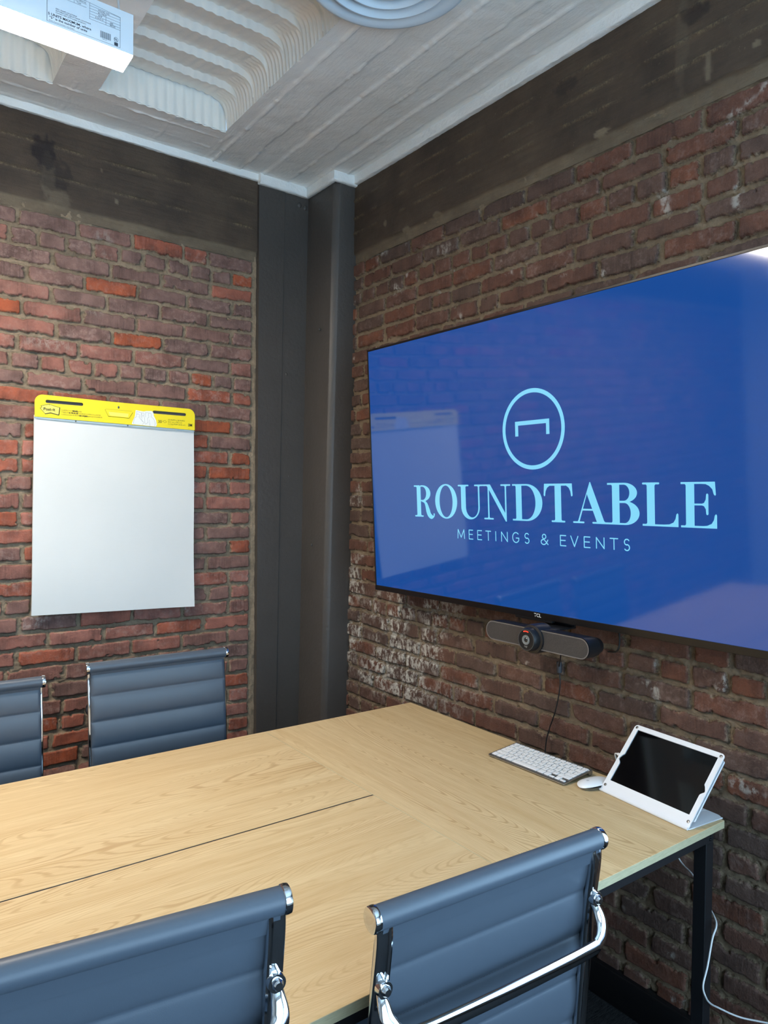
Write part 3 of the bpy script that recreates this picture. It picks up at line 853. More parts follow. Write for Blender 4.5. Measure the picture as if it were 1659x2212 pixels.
# ------------------------------------------------------------------ conference camera bar under the television
cb = empty('conference_camera', (1.719, 1.447, 1.1065)); tag(cb, 'dark grey video bar with round camera lens mounted under the television', 'camera')
CM = axes((-.085, 0, 0), (0, -1, 0), (0, 0, 1), (-1, 0, 0)) @ Matrix.Scale(KS, 4)
def stad(w, h, n=10): return rrect(w, h, h / 2 - .0001, n)
def prism2(bm, loop0, z0, loop1, z1, M, cap0=True, cap1=True):
    a = [bm.verts.new(M @ Vector((p[0], p[1], z0))) for p in loop0]; b = [bm.verts.new(M @ Vector((p[0], p[1], z1))) for p in loop1]
    m = len(a)
    for k in range(m): bm.faces.new((a[k], a[(k + 1) % m], b[(k + 1) % m], b[k]))
    if cap0: bm.faces.new(list(reversed(a)))
    if cap1: bm.faces.new(b)
bm = bmesh.new()
prism2(bm, stad(.400, .048), -.080, stad(.416, .060), -.055, CM, True, False); prism2(bm, stad(.416, .060), -.055, stad(.420, .064), -.002, CM, False, True)
obj('body', bm, M_blackplastic, cb)
bm = bmesh.new(); prism2(bm, stad(.414, .058), -.004, stad(.414, .058), .0005, CM); obj('speaker_grille', bm, M_grille, cb)
bm = bmesh.new()
lo = stad(.418, .062, 12); li = stad(.4115, .0555, 12)
m_ = len(lo)
vo = [bm.verts.new(CM @ Vector((p[0], p[1], .0014))) for p in lo]; vi = [bm.verts.new(CM @ Vector((p[0], p[1], .0014))) for p in li]
for k in range(m_): bm.faces.new((vo[k], vo[(k + 1) % m_], vi[(k + 1) % m_], vi[k]))
obj('grille_rim', bm, simple('grey_rim', (112, 108, 106), .4), cb, smooth=False)
LX = -.004
bm = bmesh.new()
LMc = CM @ Matrix.Translation((LX, -.001, 0))
lathe(bm, [(0, -.05), (.046, -.05), (.0465, -.006), (.044, .006), (.037, .008), (.036, .026), (.0335, .031), (.030, .0315), (.0, .0315)], LMc, 48)
hs = obj('camera_head', bm, M_blackplastic, cb)
bm = bmesh.new(); lathe(bm, [(.0325, .0312), (.0325, .0322), (.0312, .0322), (.0312, .0312)], LMc, 48); obj('head_rim', bm, simple('rim_grey', (84, 84, 84), .35), cb)
bm = bmesh.new(); lathe(bm, [(.015, .0318), (.015, .0335), (.0125, .0335), (.012, .0322), (.010, .0322), (.0095, .0330), (.0080, .0330), (.0075, .0320)], LMc, 40); obj('lens_ring', bm, M_lensring, cb)
bm = bmesh.new(); lathe(bm, [(.0078, .0318), (.006, .0335), (.003, .0345), (0, .0348)], LMc, 32); obj('lens', bm, M_lensglass, cb)
bm = bmesh.new(); ribbon(bm, arc(0, 0, .0268, .0268, 72, 112, 10), .0032, LMc @ Matrix.Translation((0, 0, .0322))); obj('status_light', bm, M_red, cb, smooth=False)
bm = bmesh.new(); text(bm, 'logi', .0085, LMc @ Matrix.Translation((0, -.0225, .0322)), 'CENTER', bold=.0002); obj('maker_lettering', bm, M_lensring, cb, smooth=False)
bm = bmesh.new(); box(bm, (-.045, -.05, .026), (.046, .05, .031), .001); box(bm, (.040, -.05, .026), (.046, .05, .10), .001); obj('mount_bracket', bm, M_steel, cb)

bm = bmesh.new()
tube(bm, [(1.70, 1.395, 1.085), (1.76, 1.45, 1.035), (1.832, 1.514, .98), (1.835, 1.512, .92), (1.835, 1.528, .84), (1.835, 1.553, .77), (1.83, 1.563, .71), (1.825, 1.562, .60), (1.82, 1.56, .3), (1.81, 1.56, .03), (1.80, 1.50, .012)], .0021)
c_ = obj('power_cord', bm, M_bwire); tag(c_, 'thin black cord hanging from the camera bar down behind the table', 'cord')
bm = bmesh.new(); cyl(bm, (1.832, 1.5145, 1.000), (1.832, 1.5125, .965), .0085, 20, bev=.002)
f_ = obj('ferrite_bead', bm, simple('slate_plastic', (62, 64, 70), .5), c_)
bm = bmesh.new(); tube(bm, [(1.84, 1.30, 1.15), (1.835, 1.292, 1.10), (1.833, 1.30, 1.072), (1.84, 1.335, 1.064)], .0025)
c2_ = obj('hanging_cable', bm, M_bwire); tag(c2_, 'short loop of black cable peeping out below the television, right of the camera bar', 'cable')

# ------------------------------------------------------------------ flip chart pad
PY = 2.985
pad = empty('flip_chart_pad', (.872, PY, 1.05)); tag(pad, 'large white flip chart pad with a yellow header hanging on the left brick wall', 'flip chart')
def PP(x, z, y=PY): return (x - .872, y - PY, z - 1.05)
PM = axes(PP(0, 0), (1, 0, 0), (0, 0, 1), (0, -1, 0))      # local plane x, z
# the header outline with slots and hanger hole
def skew(pts): return pts
top_l, top_r = 1.905, 1.902
def corner(cx_, cy_, r, a0, a1): return arc(cx_, cy_, r, r, a0, a1, 8)
outline = [(.5525, 1.8132), (1.1832, 1.8040)] + corner(1.1542, 1.8650, .029, 0, 90) + corner(.8511, 1.8710, .0235, 90, 90)[:1] + corner(.5815, 1.8695, .029, 90, 180)
slot = lambda a, b, z: rrect(b - a, .0125, .0060, 5, (a + b) / 2, z)
bm = bmesh.new()
hole = [(.8627 + .0040 * math.cos(t_), 1.8745 + .0052 * math.sin(t_)) for t_ in np.linspace(0, 2 * PI, 15)[:-1]]
fill2d(bm, [outline, slot(.5903, .7268, 1.8740), slot(1.0015, 1.1440, 1.8675), hole], PM @ Matrix.Translation((0, 0, .0075)), .0012)
hd = obj('header_card', bm, M_yellow, pad, smooth=False)
bm = bmesh.new(); box(bm, PP(.575, 1.835, PY + .001), PP(1.16, 1.888, PY + .004))
obj('slot_backing', bm, simple('grey_board', (88, 84, 82), .8), pad)
# sheets
nx, nz = 40, 60
def sheet(z0l, z0r, ybase, thick, curl=0.0):
    g = []
    for i in range(nx + 1):
        u = i / nx; x = .5525 + .6307 * u; row = []
        for j in range(nz + 1):
            v = j / nz; zb = z0l + (z0r - z0l) * u; zt = 1.8205 - .009 * u; z = zb + (zt - zb) * v
            y = ybase - .0045 * math.sin(3.1 * u + 4 * v) * (1 - v) - .002 * math.sin(9 * v + 2 * u) - curl * (max(0, u - .75) / .25) ** 2 * (1 - v) ** 2
            xx = x - .006 * (1 - v) * (1 - u) + .004 * (1 - v) * u
            row.append((xx - .872, y - PY, z - 1.05))
        g.append(row)
    return np.array(g)
def solid_sheet(name, F, B, mat, parent):
    n, m = F.shape[:2]; bm = bmesh.new()
    f = [[bm.verts.new(F[i, j]) for j in range(m)] for i in range(n)]; b = [[bm.verts.new(B[i, j]) for j in range(m)] for i in range(n)]
    for i in range(n - 1):
        for j in range(m - 1):
            bm.faces.new((f[i][j], f[i + 1][j], f[i + 1][j + 1], f[i][j + 1])); bm.faces.new((b[i][j], b[i][j + 1], b[i + 1][j + 1], b[i + 1][j]))
    for i in range(n - 1):
        bm.faces.new((f[i][0], b[i][0], b[i + 1][0], f[i + 1][0])); bm.faces.new((f[i][-1], f[i + 1][-1], b[i + 1][-1], b[i][-1]))
    for j in range(m - 1):
        bm.faces.new((f[0][j], f[0][j + 1], b[0][j + 1], b[0][j])); bm.faces.new((f[-1][j], b[-1][j], b[-1][j + 1], f[-1][j + 1]))
    return obj(name, bm, mat, parent)
F = sheet(1.056, 1.0435, PY - .001, 0, .012); B = sheet(1.056, 1.0435, PY + .010, 0, .012)
solid_sheet('paper_sheets', F, B, M_paper, pad)
bm = bmesh.new(); box(bm, PP(.560, 1.07, PY + .011), PP(1.176, 1.880, PY + .014)); obj('backing_board', bm, simple('kraft_board', (120, 104, 84), .8), pad)
bm = bmesh.new(); cyl(bm, PP(.8627, 1.876, PY - .004), PP(.8627, 1.876, PY + .03), .003, 10); obj('nail', bm, M_screw, pad)
# binding tape edge under the header
bm = bmesh.new()
ribbon(bm, [(.553, 1.8095), (.70, 1.806), (.90, 1.8035), (1.183, 1.7995)], [.004, .0055, .005, .003], PM @ Matrix.Translation((0, 0, .0068)))
obj('torn_tape', bm, simple('pale_blue_tape', (168, 190, 198), .6), pad, smooth=False)
# print on the header, ink lies on the card
IM = PM @ Matrix.Translation((0, 0, .0091))
def itext(bm, s, x, z, size, rot=-.6, **k): text(bm, s, size, IM @ Matrix.Translation((x, z, 0)) @ Matrix.Rotation(math.radians(rot), 4, 'Z'), **k)
bm = bmesh.new()
itext(bm, 'SUPERSTICKY', .6465, 1.8422, .0078, 0); itext(bm, 'TABLEAU', .6465, 1.8344, .0078, 0); itext(bm, 'MOBILES SUPERCOLLANTES', .7110, 1.8342, .0066, 0)
itext(bm, 'SUPERADHESIVAS BLOC', .6465, 1.8265, .0062, 0); itext(bm, 'REPOSICIONABLES', .7425, 1.8260, .0067, 0)
itext(bm, '25 IN/PO x 30 IN/PO', 1.0657, 1.8375, .0082, 0); itext(bm, '63,5 cm x 76,2 cm', 1.0657, 1.8288, .0082, 0); itext(bm, '5.2 SQ FT/PI² (0,40 m²)', 1.0657, 1.8198, .0079, 0)
for x_, z_ in ((.583, 1.8170), (.780, 1.8140), (1.1537, 1.8070)): itext(bm, 'A----', x_, z_, .004)
ribbon(bm, [(.8092, 1.8611), (.8227, 1.8355), (.9041, 1.8337), (.9189, 1.8576)], .0009, IM); ribbon(bm, [(.8092, 1.8611), (.8143, 1.8637), (.9146, 1.8630)], .0006, IM); ribbon(bm, [(.8227, 1.8352), (.9041, 1.8337)], .0015, IM); ribbon(bm, [(.9041, 1.8337), (.9189, 1.8576)], .0012, IM)
ribbon(bm, [(1.0431, 1.8313), (1.0521, 1.8360), (1.0601, 1.8305), (1.0533, 1.8258), (1.0431, 1.8313)], .0010, IM)
obj('fine_print', bm, M_cardprint, hd, smooth=False)
bm = bmesh.new()
itext(bm, 'EASEL', .6880, 1.8422, .0078, 0, bold=.00035); itext(bm, 'PAD', .7085, 1.8422, .0066, 0); itext(bm, 'A FEUILLES', .6746, 1.8344, .0070, 0, bold=.0003); itext(bm, 'DE HOJAS', .7118, 1.8263, .0068, 0, bold=.00035)
itext(bm, '30', 1.0225, 1.8243, .0168, 0); itext(bm, '3M', 1.1530, 1.8192, .0158, 0, bold=.0004, sx=.92)
burst = [(.5713, 1.8465), (.5779, 1.8511), (.5737, 1.8555), (.6034, 1.8638), (.6270, 1.8568), (.6404, 1.8545), (.6367, 1.8258), (.6083, 1.8318), (.5887, 1.8268)]
UP = IM @ Matrix.Translation((0, 0, .0004))
ribbon(bm, burst + [burst[0]], .0014, UP)
ribbon(bm, [(.6415, 1.8535), (.6380, 1.8245), (.6085, 1.8303), (.5887, 1.8256)], .0018, IM)
ribbon(bm, [(.6034, 1.8638), (.6040, 1.8590)], .0010, UP)
text(bm, 'Post-it', .0160, UP @ Matrix.Translation((.5825, 1.8393, 0)), bold=.00045, sx=.98)
o = obj('bold_print', bm, M_black_ink, hd, smooth=False); o.location.y = -.0004
bm = bmesh.new(); fill2d(bm, [burst], IM @ Matrix.Translation((0, 0, .0002))); fill2d(bm, [[(.823, 1.8535), (.902, 1.8520), (.9005, 1.8372), (.829, 1.8385)]], IM)
obj('pale_patches', bm, M_yellow2, hd, smooth=False)
# white picture of people at an easel
_b = [(.921, 1.811), (.923, 1.826), (.929, 1.838), (.934, 1.846), (.934, 1.868), (.958, 1.866), (.966, 1.864), (.972, 1.866), (.996, 1.866), (1.001, 1.863), (1.006, 1.852), (1.004, 1.842), (1.014, 1.834), (1.020, 1.820), (1.019, 1.8085), (1.0, 1.8065)]
blob = [(.9149, 1.8108), (.9191, 1.8241), (.9276, 1.8442), (.9306, 1.8694), (.962, 1.8660), (.9729, 1.8690), (.9970, 1.8710), (1.0038, 1.8640), (1.0061, 1.8505), (1.0151, 1.8336), (1.0186, 1.8162), (1.0153, 1.8075)]
bm = bmesh.new(); fill2d(bm, [blob], IM @ Matrix.Translation((0, 0, .0001))); obj('white_picture', bm, M_whiteink, hd, smooth=False)
bm = bmesh.new()
JM = IM @ Matrix.Translation((-.003, 0, .0005)); q_ = .0007
ribbon(bm, arc(.943, 1.8475, .0065, .0065, -60, 240, 14), q_, JM); ribbon(bm, [(.936, 1.842), (.928, 1.836), (.925, 1.815)], q_, JM); ribbon(bm, [(.948, 1.842), (.955, 1.832), (.968, 1.822), (.962, 1.812)], q_, JM)
ribbon(bm, [(.937, 1.864), (.957, 1.861), (.955, 1.84)], q_, JM); ribbon(bm, [(.937, 1.864), (.938, 1.853)], q_, JM)
ribbon(bm, arc(.963, 1.854, .005, .0065, 0, 360, 14), q_, JM); ribbon(bm, [(.959, 1.847), (.958, 1.832), (.962, 1.822)], q_, JM); ribbon(bm, [(.967, 1.847), (.970, 1.84), (.972, 1.815)], q_, JM)
ribbon(bm, arc(.992, 1.854, .0065, .008, -50, 230, 14), q_, JM); ribbon(bm, [(.988, 1.846), (.982, 1.838), (.984, 1.822), (.974, 1.814)], q_, JM); ribbon(bm, [(.997, 1.847), (1.009, 1.838), (1.015, 1.82), (1.012, 1.81)], q_, JM)
ribbon(bm, [(.974, 1.862), (.988, 1.862)], q_, JM); ribbon(bm, [(.974, 1.862), (.974, 1.844)], q_, JM); ribbon(bm, [(.990, 1.834), (.992, 1.81)], q_, JM)
obj('picture_lines', bm, M_printlite, hd, smooth=False)

# ------------------------------------------------------------------ conference table
TZ = .75; TT = .019
tb = empty('conference_table', (.48, 1.50, 0)); tag(tb, 'long light oak conference table of joined panels on a black steel frame', 'table')
def tl(x, y, z): return (x - .48, y - 1.50, z)
X0, X1, Y0, Y1 = -.735, 1.697, .890, 2.108
S1, S0 = 1.0855, -.123; YM = 1.497
def panel(name, a, b, mat):
    bm = bmesh.new(); box(bm, tl(a[0], a[1], TZ - TT), tl(b[0], b[1], TZ), .0007, seg=1)
    o = obj(name, bm, mat, tb, angle=20)
    o.data.materials.append(M_edge)
    for p in o.data.polygons:
        if abs(p.normal.z) < .5: p.material_index = 1
g_ = .0011
panel('end_panel', (S1 + g_, Y0), (X1, Y1), M_woody)
panel('end_panel', (X0, Y0), (S0 - g_, Y1), M_woody)
panel('long_panel', (S0 + .0003, YM + .0022), (S1 - .0003, Y1), M_woodx)
panel('long_panel', (S0 + .0003, Y0), (S1 - .0003, YM - .0022), M_woodx)
bm = bmesh.new()
zt = TZ - TT; zb = zt - .027
for y in (.900, 2.066): box(bm, tl(X0 + .04, y, zb), tl(1.667, y + .032, zt), .0015, seg=1)
for x in (X0 + .03, -.14, .48, 1.07, 1.635): box(bm, tl(x, .905, zb), tl(x + .032, 2.09, zt), .0015, seg=1)
box(bm, tl(X0 + .04, 1.48, zb), tl(1.66, 1.512, zt - .001), .0015, seg=1)
obj('frame', bm, M_steel, tb)
bm = bmesh.new(); box(bm, tl(S0, YM - .0021, TZ - .006), tl(S1, YM + .0021, TZ - .0003)); obj('seam_shadow_strip', bm, M_blackplastic, tb, smooth=False)  # dark strip laid in the seam gap to stand in for its shadow
bm = bmesh.new()
for x in (S0 - .0004, S1 + .0004): box(bm, tl(x - .0010, Y0, TZ - .006), tl(x + .0010, Y1, TZ - .0002))
obj('pale_seam', bm, M_edge, tb, smooth=False)
for x in (X0 + .03, 1.635):
    for y in (.900, 2.066):
        bm = bmesh.new(); box(bm, tl(x, y, .006), tl(x + .032, y + .032, zb), .0015, seg=1)
        lg = obj('leg', bm, M_steel, tb)
        bm = bmesh.new(); cyl(bm, tl(x + .016, y + .016, 0), tl(x + .016, y + .016, .008), .014, 16); obj('foot', bm, M_blackplastic, lg)
bm = bmesh.new(); lathe(bm, [(0, .004), (.003, .0035), (.0042, .001), (.0042, -.001)], Matrix.Translation(tl(1.651, .900, .712)) @ Matrix.Rotation(PI / 2, 4, 'X'), 12)
obj('bolt', bm, M_blackplastic, tb)
bm = bmesh.new(); lathe(bm, [(0, .004), (.003, .0035), (.0042, .001), (.0042, -.001)], Matrix.Translation(tl(1.651, .900, .724)) @ Matrix.Rotation(PI / 2, 4, 'X'), 12)
obj('bolt', bm, M_blackplastic, tb)

# ------------------------------------------------------------------ keyboard
kb = empty('keyboard', (1.600, 1.392, TZ), math.radians(-90) + math.radians(1.2)); tag(kb, 'slim white and aluminium wireless keyboard on the table edge below the camera bar', 'keyboard')
KW, KD = .281, .128
tilt = math.atan2(.0105, KD)
KM = Matrix.Translation((0, -KD / 2, .0042)) @ Matrix.Rotation(tilt, 4, 'X')       # plate: x across, y back
bm = bmesh.new(); fill2d(bm, [rrect(KW, KD, .006, 5, 0, KD / 2)], KM, .0016)
obj('plate', bm, M_alu, kb)
bm = bmesh.new(); cyl(bm, (-KW / 2 + .002, KD / 2 - .006, .0092), (KW / 2 - .002, KD / 2 - .006, .0092), .0090, 24, bev=.001); obj('battery_tube', bm, M_alu, kb)
bm = bmesh.new(); marks = bmesh.new()
u = .0190; gap = .0026; xl = -KW / 2 + .0045
rowsK = [(.0085, .0115, [1] * 14), (0, .0165, [1] * 13 + [1.5]), (0, .0165, [1.5] + [1] * 13), (0, .0165, [1.75] + [1] * 11 + [1.75]), (0, .0165, [2.25] + [1] * 10 + [2.25]), (0, .0175, [1, 1, 1, 1.25, 5.1, 1.25, 1, 0, 0, 0])]
yy = KD - .0075
tot = KW - .009
for ri, (dummy, hgt, ws) in enumerate(rowsK):
    y1_, y0_ = yy, yy - hgt
    if ri < 5:
        k = tot / sum(ws); x = xl
        for w in ws:
            box(bm, (x + gap / 2, y0_, .0012), (x + w * k - gap / 2, y1_, .0038), .0009, KM, 1)
            ribbon(marks, [(x + w * k * .42, (y0_ + y1_) / 2 + .001), (x + w * k * .42 + .003, (y0_ + y1_) / 2 + .001)], .0016, KM @ Matrix.Translation((0, 0, .00395)))
            x += w * k
    else:
        x = xl; k = tot / 14.6
        for w in (1, 1, 1, 1.25, 5.1, 1.25, 1):
            box(bm, (x + gap / 2, y0_, .0012), (x + w * k - gap / 2, y1_, .0038), .0009, KM, 1); x += w * k
        kk = (xl + tot - x) / 3
        for q in range(3):
            box(bm, (x + gap / 2, y0_, .0012), (x + kk - gap / 2, y0_ + .0078, .0038), .0009, KM, 1)
            if q == 1: box(bm, (x + gap / 2, y0_ + .0092, .0012), (x + kk - gap / 2, y1_, .0038), .0009, KM, 1)
            x += kk
    yy = y0_ - .0030
obj('keycaps', bm, M_keys, kb)
obj('key_legends', marks, M_keymark, kb, smooth=False)

# mouse
ms = empty('mouse', (1.612, 1.203, TZ), math.radians(-6)); tag(ms, 'smooth white low wireless mouse between the keyboard and the tablet stand', 'mouse')
def mouse_z(u_, v_): return max(0.0, (1 - abs(u_) ** 2.6)) ** .55 * (1 - .55 * abs(v_) ** 2.4)
bm = bmesh.new(); n_, m_ = 36, 28; rows_ = []
for i in range(n_ + 1):
    uu_ = -math.cos(PI * i / n_); x = .0565 * uu_
    half = .0285 * (max(0, 1 - abs(uu_) ** 2.8)) ** .42
    rows_.append([bm.verts.new((x, half * (-math.cos(PI * j / m_)), .006 + .0155 * mouse_z(uu_, -math.cos(PI * j / m_)) * (.9 - .16 * uu_))) for j in range(m_ + 1)])
for a, b in zip(rows_, rows_[1:]):
    for j in range(m_): bm.faces.new((a[j], b[j], b[j + 1], a[j + 1]))
bmesh.ops.remove_doubles(bm, verts=bm.verts, dist=1e-6)
obj('top_shell', bm, M_white_plastic, ms, angle=80)
bm = bmesh.new()
ol = [(.0555 * -math.cos(t_) , .0278 * math.copysign(abs(math.sin(t_)) ** .8, math.sin(t_))) for t_ in np.linspace(0, 2 * PI, 49)[:-1]]
prism2(bm, [(a * .9, b * .86) for a, b in ol], 0.0, ol, .0075, Matrix.Identity(4)); obj('base', bm, M_alu, ms)
bm = bmesh.new()
ap = arc(-.0005, -.0022, .0026, .0036, 100, 420, 20); AMs = Matrix.Translation((-.028, 0, .0198)) @ Matrix.Rotation(math.radians(-5), 4, 'Y') @ Matrix.Rotation(-PI / 2, 4, 'Z')
fill2d(bm, [arc(0, 0, .0038, .0042, 0, 360, 24)[:-1]], AMs @ Matrix.Translation((0, 0, .0004))); fill2d(bm, [[(0, .0048), (.0012, .0072), (.002, .0062)]], AMs @ Matrix.Translation((0, 0, .0004)))
obj('logo_mark', bm, simple('pale_grey_ink', (196, 198, 202), .5), ms, smooth=False)

# ------------------------------------------------------------------ tablet on its stand
th = math.radians(42)
ang = math.atan2(.911 - 1.176, 1.578 - 1.605)             # front edge direction A -> B
ts = empty('tablet_stand', (1.5915, 1.0435, TZ), ang); tag(ts, 'white metal tablet stand holding a dark tablet, at the near right table corner', 'tablet')
# local: x from left to right seen by the user, y away (+) , z up ; width .268
W_ = .268; L_ = .198
FMx = Matrix.Translation((0, .003, .0045)) @ Matrix.Rotation(PI / 2 - th, 4, 'X')       # panel plane: x across, y up along panel, z = out (towards user is -?)
nrm = (FMx.to_3x3() @ Vector((0, 0, 1)))
sg = 1 if nrm.y < 0 else -1
def fr(x, y, z): return FMx @ Vector((x, y, z * sg))
def notch(side):
    s = side; x = s * (W_ / 2 - .0135)
    return [(x, .078), (x + s * .001, .082), (x + s * .0045, .086), (x + s * .009, .090), (x + s * .0085, .094), (x + s * .006, .099), (x + s * .004, .103), (x, .108)]
inner = [(-W_ / 2 + .0135, .026), (W_ / 2 - .0135, .026)] + [(a, b - .0) for a, b in notch(1)] + [(W_ / 2 - .0135, L_ - .0135), (-W_ / 2 + .0135, L_ - .0135)] + list(reversed(notch(-1)))
bm = bmesh.new()
fill2d(bm, [rrect(W_, L_ + .004, .009, 6, 0, L_ / 2 - .002), inner], FMx @ Matrix.Translation((0, 0, sg * .005)), .0013)
obj('front_frame', bm, M_white_metal, ts)
# bent plate: fold and base
bm = bmesh.new()
prof = [(0, .0, .0)]
pf = []
c0 = Vector(fr(0, 0, .005)); 
d_ = Vector(fr(0, 1, .005)) - c0; d_.normalize()
pf.append(c0 + d_ * .012)
pf.append(c0 + d_ * .002)
pf += [Vector((0, c0.y - .0075, c0.z - .006)), Vector((0, c0.y - .0075, .006)), Vector((0, c0.y - .003, .0022)), Vector((0, c0.y + .006, .0014))]
pf = smooth_path(pf, 5) + [Vector((0, .05, .0014)), Vector((0, .125, .0014))]
sweep(bm, pf, [(-W_ / 2, -.0012), (W_ / 2, -.0012), (W_ / 2, .0012), (-W_ / 2, .0012)], up=(1, 0, 0))
bend = obj('base_fold', bm, M_white_metal, ts)
bm = bmesh.new()
sl = rrect(.012, .06, .0055, 5, .09, .095)
fill2d(bm, [[(-W_ / 2, .02), (W_ / 2, .02), (W_ / 2, .115)] + arc(W_ / 2 - .018, .112, .018, .018, 0, 90, 8) + arc(-W_ / 2 + .018, .112, .018, .018, 90, 180, 8), sl], Matrix.Translation((0, 0, .0016)), .0014)
obj('base_plate', bm, M_white_metal, ts)
bm = bmesh.new(); prism2(bm, rrect(W_ - .012, L_ - .012, .006, 4, 0, L_ / 2 + .002), -.004 * 1.0, rrect(W_ - .012, L_ - .012, .006, 4, 0, L_ / 2 + .002), .0034, FMx @ Matrix.Diagonal((1, 1, sg, 1)))
tbt = obj('tablet', bm, M_glassblack, ts)
bm = bmesh.new(); prism2(bm, rrect(W_ - .004, L_ - .03, .004, 4, 0, L_ / 2 + .003), -.009, rrect(W_ - .004, L_ - .03, .004, 4, 0, L_ / 2 + .003), -.0045, FMx @ Matrix.Diagonal((1, 1, sg, 1)))
obj('rear_frame', bm, M_white_metal, ts)
for (x, y) in ((-W_ / 2 + .008, L_ - .008), (W_ / 2 - .008, L_ - .008), (-W_ / 2 + .008, .010), (W_ / 2 - .008, .010)):
    bm = bmesh.new(); lathe(bm, [(0, .0012), (.0022, .0012), (.0036, .0009), (.004, 0)], FMx @ Matrix.Translation((x, y, sg * .0063)) @ Matrix.Diagonal((1, 1, sg, 1)), 16)
    lathe(bm, [(0, .0016), (.0009, .0016), (.0009, .001)], FMx @ Matrix.Translation((x, y, sg * .0063)) @ Matrix.Diagonal((1, 1, sg, 1)), 6)
    obj('screw', bm, M_screw, ts)
# white cable: out of the tablet's left side, loop, over the back edge, around the table leg to the outlet side
port = ts.matrix_basis @ Vector(fr(-W_ / 2 + .004, .102, .000))
bm = bmesh.new()
p0 = Vector(port)
lft = (Vector((1.605, 1.176, 0)) - Vector((1.578, .911, 0))).normalized()
tube(bm, [p0 + lft * .000, p0 + lft * .018, p0 + lft * .026 + Vector((.004, 0, -.006)), p0 + lft * .024 + Vector((.010, 0, -.022)), p0 + lft * .012 + Vector((.02, 0, -.040)), (1.715, 1.15, .762), (1.745, 1.13, .735), (1.79, 1.10, .63), (1.80, 1.067, .553), (1.768, 1.01, .545), (1.735, .965, .535), (1.705, .925, .515),
          (1.66, .885, .512), (1.630, .878, .49), (1.600, .872, .44), (1.575, .868, .405), (1.585, .866, .375), (1.63, .88, .335), (1.70, .90, .285), (1.76, .872, .251), (1.80, .80, .256), (1.83, .70, .26)], .0021, n=10)
wc = obj('charging_cable', bm, M_wire); tag(wc, 'white charging cable running from the tablet down around the table leg', 'cable')
bm = bmesh.new(); cyl(bm, p0 - lft * .004, p0 + lft * .014, .0042, 14, bev=.001); obj('plug', bm, M_white_plastic, wc)

